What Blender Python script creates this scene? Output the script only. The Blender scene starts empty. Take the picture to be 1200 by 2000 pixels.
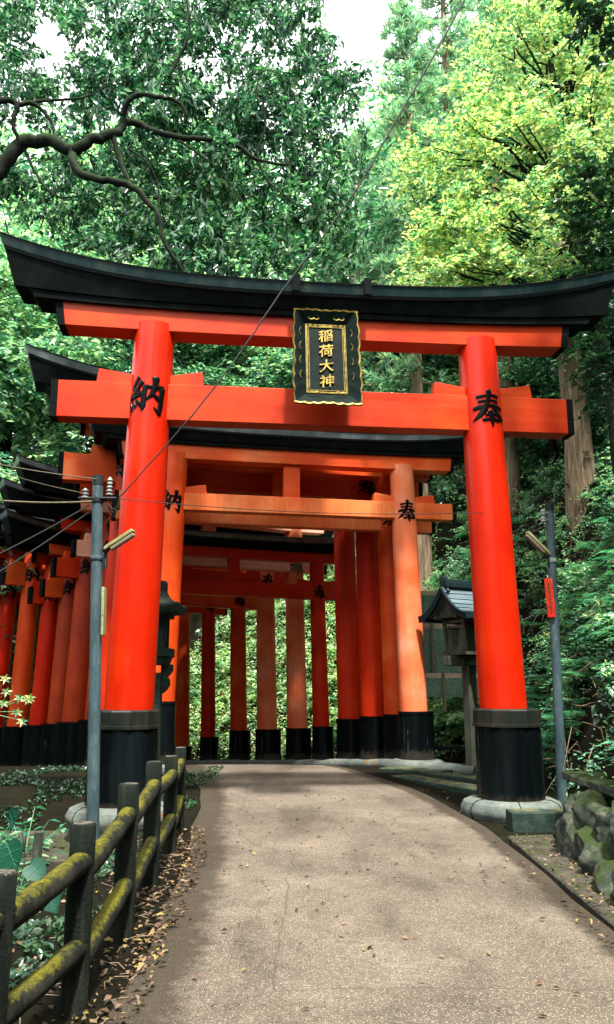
import bpy, math, random
import numpy as np
from mathutils import Vector, Matrix, noise as mnoise
R = math.radians
rng = np.random.default_rng(7)
random.seed(7)
SC = bpy.context.scene
COL = SC.collection

# ---------------------------------------------------------------- camera
FPX, PITCH, EYE = 1550.0, R(12.4), 1.6
cam_data = bpy.data.cameras.new("camera")
cam = bpy.data.objects.new("camera", cam_data); COL.objects.link(cam)
cam.location = (0, 0, EYE); cam.rotation_euler = (R(90) + PITCH, 0, 0)
cam_data.sensor_fit = 'VERTICAL'; cam_data.sensor_height = 24.0
cam_data.lens = 24.0 * FPX / 2000.0
cam_data.clip_start = 0.1; cam_data.clip_end = 600
SC.camera = cam

def at(x, y, Y):
    """point of the place at distance Y from the camera seen towards picture point x, y (1200 x 2000)"""
    u, v = (x - 600) / FPX, (1000 - y) / FPX
    c, s = math.cos(PITCH), math.sin(PITCH)
    t = Y / (c - v * s)
    return Vector((u * t, Y, EYE + (s + v * c) * t))

# ---------------------------------------------------------------- world and sun
SUN_EL, SUN_AZ = R(63), R(165)          # azimuth clockwise from +Y
world = bpy.data.worlds.new("World"); SC.world = world; world.use_nodes = True
wn, wl = world.node_tree.nodes, world.node_tree.links
wn.clear()
sky = wn.new('ShaderNodeTexSky'); sky.sky_type = 'NISHITA'; sky.sun_disc = False
sky.sun_elevation = SUN_EL; sky.sun_rotation = SUN_AZ
sky.air_density = 1.0; sky.dust_density = 3.0
veil = wn.new('ShaderNodeMix'); veil.data_type = 'RGBA'; veil.inputs[0].default_value = 0.6
veil.inputs[7].default_value = (15.0, 14.8, 14.3, 1)       # thin bright cloud
bg = wn.new('ShaderNodeBackground'); bg.inputs[1].default_value = 0.15
wo = wn.new('ShaderNodeOutputWorld')
wl.new(sky.outputs[0], veil.inputs[6]); wl.new(veil.outputs[2], bg.inputs[0]); wl.new(bg.outputs[0], wo.inputs[0])
sun_d = bpy.data.lights.new("sun", 'SUN'); sun_d.energy = 5.0; sun_d.angle = R(4); sun_d.color = (1, 0.95, 0.86)
sun = bpy.data.objects.new("sun", sun_d); COL.objects.link(sun)
sv = Vector((math.sin(SUN_AZ) * math.cos(SUN_EL), math.cos(SUN_AZ) * math.cos(SUN_EL), math.sin(SUN_EL)))
sun.rotation_euler = sv.to_track_quat('Z', 'Y').to_euler(); sun.location = (0, 0, 30)
SC.view_settings.view_transform = 'Standard'; SC.view_settings.look = 'None'
SC.view_settings.exposure = 1.35; SC.view_settings.gamma = 1.0
SC.cycles.max_bounces = 8; SC.cycles.diffuse_bounces = 4; SC.cycles.transmission_bounces = 4
SC.cycles.glossy_bounces = 3; SC.cycles.use_denoising = True; SC.cycles.sample_clamp_indirect = 6

# ---------------------------------------------------------------- tags and mesh builders
def tag(o, label=None, cat=None, group=None, kind=None):
    if label: o['label'] = label
    if cat: o['category'] = cat
    if group: o['group'] = group
    if kind: o['kind'] = kind
    return o

def empty(name, loc=(0, 0, 0), rz=0.0):
    o = bpy.data.objects.new(name, None); COL.objects.link(o)
    o.location = loc; o.rotation_euler = (0, 0, rz); o.empty_display_size = 0.3
    return o

class MB:
    def __init__(s): s.v = []; s.f = []
    def add(s, vs, fs):
        b = len(s.v); s.v += [tuple(p) for p in vs]; s.f += [tuple(b + i for i in f) for f in fs]
    def box(s, c, size, rot=None, taper=1.0):
        hx, hy, hz = size[0] / 2, size[1] / 2, size[2] / 2
        pts = []
        for z in (-1, 1):
            k = taper if z > 0 else 1.0
            for x, y in ((-1, -1), (1, -1), (1, 1), (-1, 1)):
                p = Vector((x * hx * k, y * hy * k, z * hz))
                if rot: p = rot @ p
                pts.append(p + Vector(c))
        s.add(pts, [(0, 3, 2, 1), (4, 5, 6, 7), (0, 1, 5, 4), (1, 2, 6, 5), (2, 3, 7, 6), (3, 0, 4, 7)])
    def tube(s, path, rad, n=12, cap=True, jitter=0.0):
        path = [Vector(p) for p in path]
        if not hasattr(rad, '__len__'): rad = [rad] * len(path)
        rings = []; up = Vector((0.013, 0.02, 1))
        for i, p in enumerate(path):
            t = (path[min(i + 1, len(path) - 1)] - path[max(i - 1, 0)]).normalized()
            if abs(t.dot(up.normalized())) > 0.97: a = t.cross(Vector((0, 1, 0))).normalized()
            else: a = t.cross(up).normalized()
            if i: # keep the frame from twisting
                a = (pa - t * pa.dot(t)).normalized()
            pa = a; b = t.cross(a)
            ring = []
            for k in range(n):
                w = 2 * math.pi * k / n; r = rad[i] * (1 + (random.uniform(-jitter, jitter) if jitter else 0))
                ring.append(p + a * math.cos(w) * r + b * math.sin(w) * r)
            rings.append(ring)
        vs = [q for r_ in rings for q in r_]; fs = []
        for i in range(len(rings) - 1):
            for k in range(n):
                k2 = (k + 1) % n
                fs.append((i * n + k, i * n + k2, (i + 1) * n + k2, (i + 1) * n + k))
        if cap:
            fs.append(tuple(reversed(range(n)))); fs.append(tuple((len(rings) - 1) * n + k for k in range(n)))
        s.add(vs, fs)
    def lathe(s, prof, c=(0, 0, 0), n=24, phase=0.0, flat=1.0):
        vs, fs = [], []
        for r_, z in prof:
            for k in range(n):
                w = 2 * math.pi * k / n + phase
                vs.append((c[0] + r_ * math.cos(w), c[1] + r_ * math.sin(w) * flat, c[2] + z))
        m = len(prof)
        for i in range(m - 1):
            for k in range(n):
                k2 = (k + 1) % n
                fs.append((i * n + k, i * n + k2, (i + 1) * n + k2, (i + 1) * n + k))
        fs.append(tuple(reversed(range(n)))); fs.append(tuple((m - 1) * n + k for k in range(n)))
        s.add(vs, fs)
    def prism(s, poly, y0, y1, tf=None):
        """poly in (x, z), extruded y0..y1"""
        n = len(poly)
        vs = [Vector((x, y0, z)) for x, z in poly] + [Vector((x, y1, z)) for x, z in poly]
        if tf: vs = [tf(v) for v in vs]
        fs = [tuple(range(n)), tuple(reversed(range(n, 2 * n)))]
        for k in range(n):
            k2 = (k + 1) % n; fs.append((k2, k, n + k, n + k2))
        s.add(vs, fs)
    def loft(s, rings):
        n = len(rings[0]); vs = [p for r_ in rings for p in r_]; fs = []
        for i in range(len(rings) - 1):
            for k in range(n):
                k2 = (k + 1) % n
                fs.append((i * n + k2, i * n + k, (i + 1) * n + k, (i + 1) * n + k2))
        fs.append(tuple(range(n))); fs.append(tuple(reversed([(len(rings) - 1) * n + k for k in range(n)])))
        s.add(vs, fs)
    def build(s, name, mat, parent=None, smooth=True, bevel=0.0, angle=35):
        me = bpy.data.meshes.new(name); me.from_pydata(s.v, [], s.f)
        me.materials.append(mat)
        o = bpy.data.objects.new(name, me); COL.objects.link(o)
        if parent: o.parent = parent
        import bmesh
        bm = bmesh.new(); bm.from_mesh(me); bmesh.ops.recalc_face_normals(bm, faces=bm.faces); bm.to_mesh(me); bm.free()
        if smooth:
            me.polygons.foreach_set('use_smooth', [True] * len(me.polygons)); me.set_sharp_from_angle(angle=R(angle))
        if bevel:
            b = o.modifiers.new('bevel', 'BEVEL'); b.width = bevel; b.segments = 2; b.limit_method = 'ANGLE'; b.angle_limit = R(40)
        me.update()
        return o

# ---------------------------------------------------------------- materials
def new_mat(name):
    m = bpy.data.materials.new(name); m.use_nodes = True
    nt = m.node_tree; nt.nodes.clear()
    out = nt.nodes.new('ShaderNodeOutputMaterial'); b = nt.nodes.new('ShaderNodeBsdfPrincipled')
    nt.links.new(b.outputs[0], out.inputs[0])
    return m, nt, b, out
def N(nt, t, **kw):
    n = nt.nodes.new(t)
    for k, v in kw.items(): setattr(n, k, v)
    return n
def ramp(nt, stops, src):
    r = N(nt, 'ShaderNodeValToRGB'); e = r.color_ramp.elements
    while len(e) < len(stops): e.new(0.5)
    for i, (p, c) in enumerate(stops):
        e[i].position = p; e[i].color = (*c, 1)
    nt.links.new(src, r.inputs[0]); return r
def noise(nt, scale, detail=5, rough=0.6, stretch=None, coord='Object', dist=0.0):
    tc = N(nt, 'ShaderNodeTexCoord'); mp = N(nt, 'ShaderNodeMapping')
    nt.links.new(tc.outputs[coord], mp.inputs[0])
    if stretch: mp.inputs['Scale'].default_value = stretch
    n = N(nt, 'ShaderNodeTexNoise'); n.inputs['Scale'].default_value = scale
    n.inputs['Detail'].default_value = detail; n.inputs['Roughness'].default_value = rough
    n.inputs['Distortion'].default_value = dist
    nt.links.new(mp.outputs[0], n.inputs[0]); return n
def mix(nt, a, b, fac, mode='MIX'):
    m = N(nt, 'ShaderNodeMix', data_type='RGBA', blend_type=mode)
    for i, s in ((0, fac), (6, a), (7, b)):
        if hasattr(s, 'is_output') or hasattr(s, 'links'): nt.links.new(s, m.inputs[i])
        elif isinstance(s, (int, float)): m.inputs[i].default_value = s
        else: m.inputs[i].default_value = (*s, 1)
    return m.outputs[2]
def bump(nt, b, h, strength=0.3, dist=0.01):
    n = N(nt, 'ShaderNodeBump'); n.inputs['Strength'].default_value = strength; n.inputs['Distance'].default_value = dist
    nt.links.new(h, n.inputs['Height']); nt.links.new(n.outputs[0], b.inputs['Normal']); return n

def paint(name, c1, c2, c3, rough=0.3, wear=0.5, stretch=(1, 1, .12), coat=0.0):
    m, nt, b, _ = new_mat(name)
    big = noise(nt, 1.3, 4, .55, coord='Object'); st = noise(nt, 7, 6, .7, stretch)
    col = ramp(nt, [(0.3, c1), (0.55, c2), (0.8, c3)], big.outputs[0])
    st_r = ramp(nt, [(0.35, (0.78, 0.78, 0.78)), (0.62, (1, 1, 1))], st.outputs[0])
    c = mix(nt, col.outputs[0], st_r.outputs[0], wear, 'MULTIPLY')
    sp = noise(nt, 60, 3, .6); spr = ramp(nt, [(0.0, (0, 0, 0)), (0.70, (0, 0, 0)), (0.76, (1, 1, 1))], sp.outputs[0])
    c = mix(nt, c, (0.13, 0.03, 0.012), mix(nt, (0, 0, 0), spr.outputs[0], 0.30))
    gs = (stretch[0] * .25 if stretch[0] < 1 else 1, 1, stretch[2] * .25 if stretch[2] < 1 else 1)
    gr = noise(nt, 26, 4, .6, gs); crk = noise(nt, 13, 6, .8, gs, dist=.4)
    c = mix(nt, c, ramp(nt, [(.3, (.80, .74, .70)), (.55, (1, 1, 1)), (.8, (1.06, 1.25, 1.5))], gr.outputs[0]).outputs[0], wear, 'MULTIPLY')
    c = mix(nt, c, (.05, .006, .003), mix(nt, (0, 0, 0), ramp(nt, [(.294, (1, 1, 1)), (.31, (0, 0, 0))], crk.outputs[0]).outputs[0], .8))
    nt.links.new(c, b.inputs['Base Color'])
    rr = ramp(nt, [(0.3, (rough - .08,) * 3), (0.7, (rough + .14,) * 3)], st.outputs[0])
    nt.links.new(rr.outputs[0], b.inputs['Roughness']); b.inputs['Coat Weight'].default_value = coat; b.inputs['Specular IOR Level'].default_value = .20
    b.inputs['Coat Roughness'].default_value = 0.18
    bump(nt, b, st.outputs[0], 0.12, 0.01)
    return m
def rough_mat(name, cols, scale, rough=0.9, bs=0.5, bd=0.02, stretch=None, fine=40, spots=None, spec=.18):
    m, nt, b, _ = new_mat(name); b.inputs['Specular IOR Level'].default_value = spec
    n1 = noise(nt, scale, 8, .65, stretch); n2 = noise(nt, fine, 5, .7, stretch)
    s = [(0.28 + 0.44 * i / (len(cols) - 1), c) for i, c in enumerate(cols)]
    c = ramp(nt, s, n1.outputs[0]).outputs[0]
    v = ramp(nt, [(0.3, (.6, .6, .6)), (0.7, (1.25, 1.25, 1.25))], n2.outputs[0]).outputs[0]
    c = mix(nt, c, v, 0.8, 'MULTIPLY')
    if spots:
        n3 = noise(nt, spots[1], 6, .7); r3 = ramp(nt, [(spots[2], (0, 0, 0)), (spots[2] + .09, (1, 1, 1))], n3.outputs[0])
        c = mix(nt, c, spots[0], r3.outputs[0])
    nt.links.new(c, b.inputs['Base Color']); b.inputs['Roughness'].default_value = rough
    hh = mix(nt, n1.outputs[0], n2.outputs[0], 0.4)
    bump(nt, b, hh, bs, bd)
    return m
def mossy(name, cols, moss, scale, lo=0.45, hi=0.75, rough=0.95, stretch=None):
    """moss grows on faces that look up"""
    m, nt, b, _ = new_mat(name)
    n1 = noise(nt, scale, 8, .7, stretch); n2 = noise(nt, scale * 5, 6, .7)
    s = [(0.28 + 0.44 * i / (len(cols) - 1), c) for i, c in enumerate(cols)]
    c = ramp(nt, s, n1.outputs[0]).outputs[0]
    g = N(nt, 'ShaderNodeNewGeometry'); sx = N(nt, 'ShaderNodeSeparateXYZ'); nt.links.new(g.outputs['Normal'], sx.inputs[0])
    ad = N(nt, 'ShaderNodeMath', operation='MULTIPLY_ADD'); nt.links.new(n2.outputs[0], ad.inputs[0]); ad.inputs[1].default_value = 1.3
    nt.links.new(sx.outputs[2], ad.inputs[2])
    hf = N(nt, 'ShaderNodeMath', operation='MULTIPLY'); nt.links.new(ad.outputs[0], hf.inputs[0]); hf.inputs[1].default_value = 0.4; ad = hf; lo *= .4; hi *= .4
    pn = noise(nt, scale * .7, 6, .7); pm = N(nt, 'ShaderNodeMath', operation='MULTIPLY_ADD'); nt.links.new(pn.outputs[0], pm.inputs[0]); pm.inputs[1].default_value = .9; pm2 = N(nt, 'ShaderNodeMath', operation='SUBTRACT'); nt.links.new(ad.outputs[0], pm.inputs[2]); nt.links.new(pm.outputs[0], pm2.inputs[0]); pm2.inputs[1].default_value = .45
    rr = ramp(nt, [(lo, (0, 0, 0)), (hi, (1, 1, 1))], pm2.outputs[0])
    n3 = noise(nt, scale * 16, 4, .7); mm = ramp(nt, [(0.3, moss[0]), (0.5, tuple((a + b) / 2 for a, b in zip(*moss))), (0.68, moss[1])], n3.outputs[0]).outputs[0]
    c = mix(nt, c, mm, rr.outputs[0])
    nt.links.new(c, b.inputs['Base Color']); b.inputs['Roughness'].default_value = rough
    b.inputs['Specular IOR Level'].default_value = 0.12
    bump(nt, b, mix(nt, n1.outputs[0], n2.outputs[0], .6), 0.9, 0.02)
    return m
def leaf_mat(name, cols, trans=0.35, rough=0.4, spec=0.5):
    m, nt, b, out = new_mat(name)
    g = N(nt, 'ShaderNodeNewGeometry')
    s = [(i / (len(cols) - 1), c) for i, c in enumerate(cols)]
    c = ramp(nt, s, g.outputs['Random Per Island']).outputs[0]
    big = noise(nt, 0.5, 3, .5); v = ramp(nt, [(0.35, (.75, .8, .85)), (0.65, (1.2, 1.15, 1.0))], big.outputs[0]).outputs[0]
    c = mix(nt, c, v, 1.0, 'MULTIPLY')
    nt.links.new(c, b.inputs['Base Color']); b.inputs['Roughness'].default_value = rough
    b.inputs['Specular IOR Level'].default_value = spec
    tr = N(nt, 'ShaderNodeBsdfTranslucent'); nt.links.new(mix(nt, c, (1.15, 1.5, 0.95), 1.0, 'MULTIPLY'), tr.inputs[0])
    ms = N(nt, 'ShaderNodeMixShader'); ms.inputs[0].default_value = trans
    nt.links.new(b.outputs[0], ms.inputs[1]); nt.links.new(tr.outputs[0], ms.inputs[2]); nt.links.new(ms.outputs[0], out.inputs[0])
    return m

M = {}
M['red'] = paint('fresh_vermilion', (0.40, 0.009, 0.001), (0.46, 0.014, 0.0015), (0.50, 0.026, 0.002), 0.30, .35, coat=.06)
M['umber'] = paint('browned_vermilion', (0.20, 0.018, 0.003), (0.32, 0.030, 0.004), (0.44, 0.055, 0.008), .5, .7)
M['red_beam'] = paint('vermilion_beam', (0.36, 0.014, 0.001), (0.42, 0.032, 0.0015), (0.46, 0.055, 0.002), 0.42, .5, (.12, 1, 1))
M['orange'] = paint('orange_vermilion', (0.50, 0.030, 0.003), (0.58, 0.062, 0.007), (0.66, 0.15, 0.05), 0.42, .5)
M['orange_beam'] = paint('orange_vermilion_beam', (0.54, 0.040, 0.004), (0.60, 0.080, 0.010), (0.66, 0.17, 0.06), 0.45, .6, (.12, 1, 1))
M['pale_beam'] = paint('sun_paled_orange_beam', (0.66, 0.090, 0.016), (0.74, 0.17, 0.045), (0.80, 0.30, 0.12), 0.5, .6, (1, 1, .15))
M['faded'] = paint('sun_painted_faded_vermilion', (0.66, 0.10, 0.028), (0.74, 0.19, 0.08), (0.80, 0.36, 0.24), 0.5, .6)  # faded paint, also lightened so shaded rear pillars pass for sunlit
M['sunlit_faded_beam'] = paint('sun_painted_faded_vermilion_beam', (0.74, 0.22, 0.12), (0.80, 0.38, 0.27), (0.82, 0.50, 0.40), 0.5, .6, (.12, 1, 1))  # faded pink with direct sunlight on the rear beam put into its colour
M['deep'] = paint('deep_vermilion', (0.42, 0.012, 0.001), (0.50, 0.022, 0.002), (0.56, 0.045, 0.005), 0.38, .6)
M['deep_beam'] = paint('deep_vermilion_beam', (0.42, 0.014, 0.001), (0.50, 0.026, 0.002), (0.56, 0.055, 0.006), 0.45, .6, (.12, 1, 1))
M['black'] = rough_mat('black_paint', [(0.0015, 0.0025, 0.0025), (0.003, 0.005, 0.005), (0.008, 0.011, 0.011)], 3, 0.7, .15, .01, spec=.04)
M['lacquer'] = rough_mat('black_lacquer_sleeve', [(0.001, 0.0015, 0.002), (0.002, 0.0035, 0.004), (0.006, 0.010, 0.012)], 2, 0.25, .3, .012, (1, 1, .1), 14, spec=.11)
def drips(m):   # pale dried runs down the lacquer
    nt = m.node_tree; b = [n for n in nt.nodes if n.type == 'BSDF_PRINCIPLED'][0]
    n1 = noise(nt, 9, 3, .5, (1, 1, .04)); n2 = noise(nt, 3, 5, .7, (1, 1, .6))
    r1 = ramp(nt, [(.66, (0, 0, 0)), (.70, (1, 1, 1))], n1.outputs[0]).outputs[0]; r2 = ramp(nt, [(.48, (0, 0, 0)), (.60, (1, 1, 1))], n2.outputs[0]).outputs[0]
    old = b.inputs['Base Color'].links[0].from_socket
    c = mix(nt, old, (.09, .12, .12), mix(nt, (0, 0, 0), mix(nt, r1, r2, 1.0, 'MULTIPLY'), .6))
    tc = N(nt, 'ShaderNodeTexCoord'); sp = N(nt, 'ShaderNodeSeparateXYZ'); nt.links.new(tc.outputs['Object'], sp.inputs[0])
    n4 = noise(nt, 7, 6, .75); ml = N(nt, 'ShaderNodeMath', operation='MULTIPLY_ADD'); nt.links.new(n4.outputs[0], ml.inputs[0]); ml.inputs[1].default_value = -.38; nt.links.new(sp.outputs[2], ml.inputs[2])
    rr = ramp(nt, [(0.0, (1, 1, 1)), (.10, (0, 0, 0))], ml.outputs[0]).outputs[0]   # mud splashed up from the ground
    c = mix(nt, c, (.045, .040, .030), mix(nt, (0, 0, 0), rr, .45)); nt.links.new(c, b.inputs['Base Color'])
drips(M['lacquer'])
M['band'] = rough_mat('dark_band_metal', [(0.004, 0.007, 0.006), (0.010, 0.013, 0.010), (0.03, 0.02, 0.012)], 5, 0.5, .2, .01, (1, 1, .3))
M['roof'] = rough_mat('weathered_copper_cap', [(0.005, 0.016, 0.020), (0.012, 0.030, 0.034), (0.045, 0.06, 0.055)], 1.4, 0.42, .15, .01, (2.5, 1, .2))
M['roof_rear'] = rough_mat('sheen_painted_copper_cap', [(0.05, 0.075, 0.08), (0.10, 0.13, 0.14), (0.20, 0.24, 0.25)], 1.4, 0.35, .15, .01, (2.5, 1, .2), spec=.6)  # paler copper: whitish highlight along the rear roofs put into the colour
M['stone'] = rough_mat('pale_base_stone', [(0.045, 0.058, 0.055), (0.105, 0.125, 0.112), (0.18, 0.19, 0.165)], 3, 0.75, .4, .015, None, 30, ((0.20, 0.07, 0.012), 2.6, 0.60))
M['concrete'] = mossy('mossy_concrete', [(0.02, 0.022, 0.016), (0.045, 0.042, 0.032), (0.085, 0.075, 0.058)], [(0.02, 0.03, 0.008), (0.045, 0.05, 0.02)], 5, 1.6, 1.9)
M['wood_dark'] = mossy('dark_damp_log', [(0.003, 0.005, 0.004), (0.009, 0.011, 0.008), (0.030, 0.030, 0.022)], [(0.018, 0.026, 0.004), (0.155, 0.135, 0.012)], 6, 1.25, 1.75, stretch=(1, 1, .4))
M['wood_post'] = mossy('dark_damp_post', [(0.003, 0.006, 0.005), (0.008, 0.012, 0.009), (0.034, 0.036, 0.028)], [(0.06, 0.06, 0.045), (0.14, 0.12, 0.10)], 9, 1.45, 1.6, stretch=(1.5, 1.5, .25))
M['bark'] = rough_mat('cedar_bark', [(0.05, 0.036, 0.024), (0.16, 0.115, 0.075), (0.32, 0.25, 0.17)], 6, 0.95, 1.0, .04, (3, 3, .22), 26)
M['bark_pale'] = rough_mat('pale_bark', [(0.14, 0.12, 0.10), (0.24, 0.22, 0.19), (0.34, 0.32, 0.29)], 6, 0.95, .8, .03, (3, 3, .25), 26)
M['bark_moss'] = mossy('mossy_dark_bark', [(0.003, 0.007, 0.005), (0.009, 0.013, 0.009), (0.024, 0.026, 0.018)], [(0.008, 0.022, 0.006), (0.025, 0.045, 0.010)], 8, .7, 1.3)
M['pole'] = rough_mat('grey_steel_pole', [(0.025, 0.045, 0.055), (0.045, 0.075, 0.088), (0.085, 0.12, 0.135)], 5, 0.5, .15, .006, (1, 1, .3))
M['metal_dark'] = rough_mat('dark_fitting', [(0.008, 0.012, 0.014), (0.02, 0.025, 0.028)], 12, 0.5, .1, .004)
M['porcelain'] = rough_mat('glazed_porcelain', [(0.16, 0.19, 0.19), (0.3, 0.34, 0.33)], 8, 0.25, .05, .002)
M['lampshade'] = rough_mat('old_cream_lamp_housing', [(0.15, 0.15, 0.05), (0.24, 0.24, 0.11), (0.32, 0.32, 0.2)], 7, 0.6, .1, .004)
M['diffuser'] = rough_mat('dull_lamp_cover', [(0.14, 0.11, 0.08), (0.2, 0.17, 0.13)], 9, 0.4, .05, .003)
M['gold'], _nt, _b, _ = new_mat('old_gold_leaf')
_b.inputs['Metallic'].default_value = 0.75; _b.inputs['Roughness'].default_value = 0.42
_nt.links.new(ramp(_nt, [(0.35, (0.05, 0.036, 0.005)), (0.65, (0.16, 0.115, 0.018))], noise(_nt, 14, 5).outputs[0]).outputs[0], _b.inputs['Base Color'])
M['plaque'] = rough_mat('dark_green_plaque_lacquer', [(0.0008, 0.0035, 0.003), (0.0018, 0.007, 0.006), (0.005, 0.014, 0.011)], 4, 0.6, .08, .004, spec=.06)
M['ink'] = rough_mat('raised_black_lettering', [(0.001, 0.001, 0.0012), (0.0025, 0.0025, 0.003)], 10, 0.3, .1, .004, spec=.10)
M['ink_faded'] = rough_mat('weathered_lettering', [(0.07, 0.07, 0.05), (0.14, 0.13, 0.09)], 10, 0.6, .1, .004)
M['lantern_wood'] = rough_mat('weathered_lantern_wood', [(0.018, 0.030, 0.024), (0.045, 0.052, 0.038), (0.10, 0.085, 0.055)], 5, 0.8, .5, .012, (1, 1, .3))
M['lantern_roof'] = rough_mat('blue_grey_copper_roof', [(0.05, 0.085, 0.10), (0.09, 0.13, 0.15), (0.15, 0.20, 0.22)], 4, 0.3, .1, .004, (.3, 3, 3))
M['lantern_edge'] = rough_mat('dark_copper_roof_edge', [(0.006, 0.016, 0.020), (0.015, 0.03, 0.036)], 4, 0.4, .1, .004)
M['stone_dark'] = mossy('dark_damp_stone', [(0.010, 0.022, 0.019), (0.020, 0.036, 0.030), (0.05, 0.065, 0.055)], [(0.06, 0.065, 0.02), (0.16, 0.15, 0.07)], 7, 1.5, 1.9)
M['boulder'] = mossy('mossy_boulder', [(0.008, 0.014, 0.012), (0.036, 0.044, 0.037), (0.15, 0.15, 0.12)], [(0.008, 0.020, 0.005), (0.035, 0.050, 0.010)], 9, .9, 1.7)
M['red_sign'] = rough_mat('red_sign_board', [(0.42, 0.010, 0.008), (0.52, 0.02, 0.012), (0.6, 0.08, 0.02)], 5, 0.5, .05, .003)
M['sign_ink'] = rough_mat('green_black_sign_lettering', [(0.05, 0.05, 0.005), (0.08, 0.07, 0.01)], 9, 0.6, .05, .002)
M['net'] = rough_mat('green_mesh_netting', [(0.04, 0.11, 0.075), (0.10, 0.19, 0.14), (0.22, 0.30, 0.24)], 22, 0.7, .4, .01)
M['plank'] = rough_mat('bleached_timber', [(0.28, 0.20, 0.14), (0.42, 0.32, 0.24), (0.55, 0.46, 0.37)], 6, 0.8, .3, .01, (.2, 2, 2))
M['cable'] = rough_mat('black_cable', [(0.006, 0.007, 0.006), (0.014, 0.015, 0.013)], 30, 0.6, .2, .003)
M['wire'] = rough_mat('old_copper_wire', [(0.06, 0.06, 0.035), (0.16, 0.14, 0.08)], 30, 0.5, .1, .002)

# ground sheet: soil and moss
def soil_mat():
    m, nt, b, _ = new_mat('forest_soil')
    n1 = noise(nt, 0.9, 8, .7); n2 = noise(nt, 9, 8, .75)
    c = ramp(nt, [(0.3, (0.003, 0.004, 0.002)), (0.5, (0.008, 0.007, 0.004)), (0.7, (0.008, 0.014, 0.004))], n1.outputs[0]).outputs[0]
    c = mix(nt, c, ramp(nt, [(.3, (.5, .5, .5)), (.75, (1.7, 1.6, 1.4))], n2.outputs[0]).outputs[0], 1.0, 'MULTIPLY')
    nt.links.new(c, b.inputs['Base Color']); b.inputs['Roughness'].default_value = 0.95; b.inputs['Specular IOR Level'].default_value = 0.08
    bump(nt, b, n2.outputs[0], 1.0, .05); return m
M['soil'] = soil_mat()
def path_mat():
    m, nt, b, _ = new_mat('worn_aggregate_paving')
    n1 = noise(nt, 0.55, 6, .6); n2 = noise(nt, 14, 8, .75)
    c = ramp(nt, [(0.3, (0.062, 0.050, 0.038)), (0.5, (0.098, 0.080, 0.062)), (0.7, (0.145, 0.121, 0.097))], n1.outputs[0]).outputs[0]
    c = mix(nt, c, ramp(nt, [(.3, (.72, .72, .72)), (.7, (1.2, 1.18, 1.15))], n2.outputs[0]).outputs[0], 0.8, 'MULTIPLY')
    tc = N(nt, 'ShaderNodeTexCoord')
    for sc, lo, colr, f in ((100, 0.28, (0.36, 0.32, 0.27), .7), (85, 0.33, (0.016, 0.014, 0.010), .85), (46, 0.24, (0.25, 0.20, 0.16), .6)):
        v = N(nt, 'ShaderNodeTexVoronoi'); v.inputs['Scale'].default_value = sc; v.inputs['Randomness'].default_value = 1
        mp = N(nt, 'ShaderNodeMapping'); mp.inputs['Location'].default_value = (sc, sc * .3, 0)
        nt.links.new(tc.outputs['Object'], mp.inputs[0]); nt.links.new(mp.outputs[0], v.inputs[0])
        near = ramp(nt, [(0.0, (1, 1, 1)), (lo, (1, 1, 1)), (lo + .06, (0, 0, 0))], v.outputs['Distance']).outputs[0]
        sel = N(nt, 'ShaderNodeSeparateColor'); nt.links.new(v.outputs['Color'], sel.inputs[0])
        pick = ramp(nt, [(0.55, (0, 0, 0)), (0.6, (1, 1, 1))], sel.outputs[0]).outputs[0]
        c = mix(nt, c, colr, mix(nt, (0, 0, 0), mix(nt, near, pick, 1.0, 'MULTIPLY'), f))
    n5 = noise(nt, 1.1, 7, .7, (1, .5, 1), dist=.6)
    c = mix(nt, c, ramp(nt, [(.36, (.52, .50, .46)), (.50, (1, 1, 1)), (.66, (1.22, 1.2, 1.16))], n5.outputs[0]).outputs[0], .75, 'MULTIPLY')
    vc = N(nt, 'ShaderNodeTexVoronoi', feature='DISTANCE_TO_EDGE'); vc.inputs['Scale'].default_value = .42
    wv = noise(nt, 2.2, 5, .7); ww = mix(nt, tc.outputs['Object'], wv.outputs['Color'], .12); nt.links.new(ww, vc.inputs[0])
    c = mix(nt, c, (.035, .028, .02), mix(nt, (0, 0, 0), ramp(nt, [(0, (1, 1, 1)), (.0035, (0, 0, 0))], vc.outputs['Distance']).outputs[0], .55))
    at_ = N(nt, 'ShaderNodeAttribute', attribute_name='verge'); en = noise(nt, 5, 7, .75)
    ma = N(nt, 'ShaderNodeMath', operation='MULTIPLY_ADD'); nt.links.new(en.outputs[0], ma.inputs[0]); ma.inputs[1].default_value = -.55; nt.links.new(at_.outputs['Fac'], ma.inputs[2])
    c = mix(nt, c, (.020, .015, .009), mix(nt, (0, 0, 0), ramp(nt, [(0, (1, 1, 1)), (.16, (0, 0, 0))], ma.outputs[0]).outputs[0], .8))   # soil trodden over the verge
    nt.links.new(c, b.inputs['Base Color']); b.inputs['Roughness'].default_value = 0.85; b.inputs['Specular IOR Level'].default_value = 0.2
    v = N(nt, 'ShaderNodeTexVoronoi'); v.inputs['Scale'].default_value = 80; nt.links.new(tc.outputs['Object'], v.inputs[0])
    bump(nt, b, mix(nt, v.outputs['Distance'], n2.outputs[0], .5), 0.6, .008); return m
M['path'] = path_mat()
M['crown'] = leaf_mat('glossy_evergreen_leaf', [(0.006, 0.040, 0.028), (0.014, 0.08, 0.050), (0.035, 0.14, 0.075), (0.09, 0.23, 0.10), (0.36, 0.52, 0.42)], .42, .25, 1.0)  # palest stop stands in for white sky glints on the leaves
M['crown_dark'] = leaf_mat('dark_evergreen_leaf', [(0.008, 0.030, 0.018), (0.014, 0.050, 0.026), (0.03, 0.085, 0.03)], .2, .35, .6)
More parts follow.
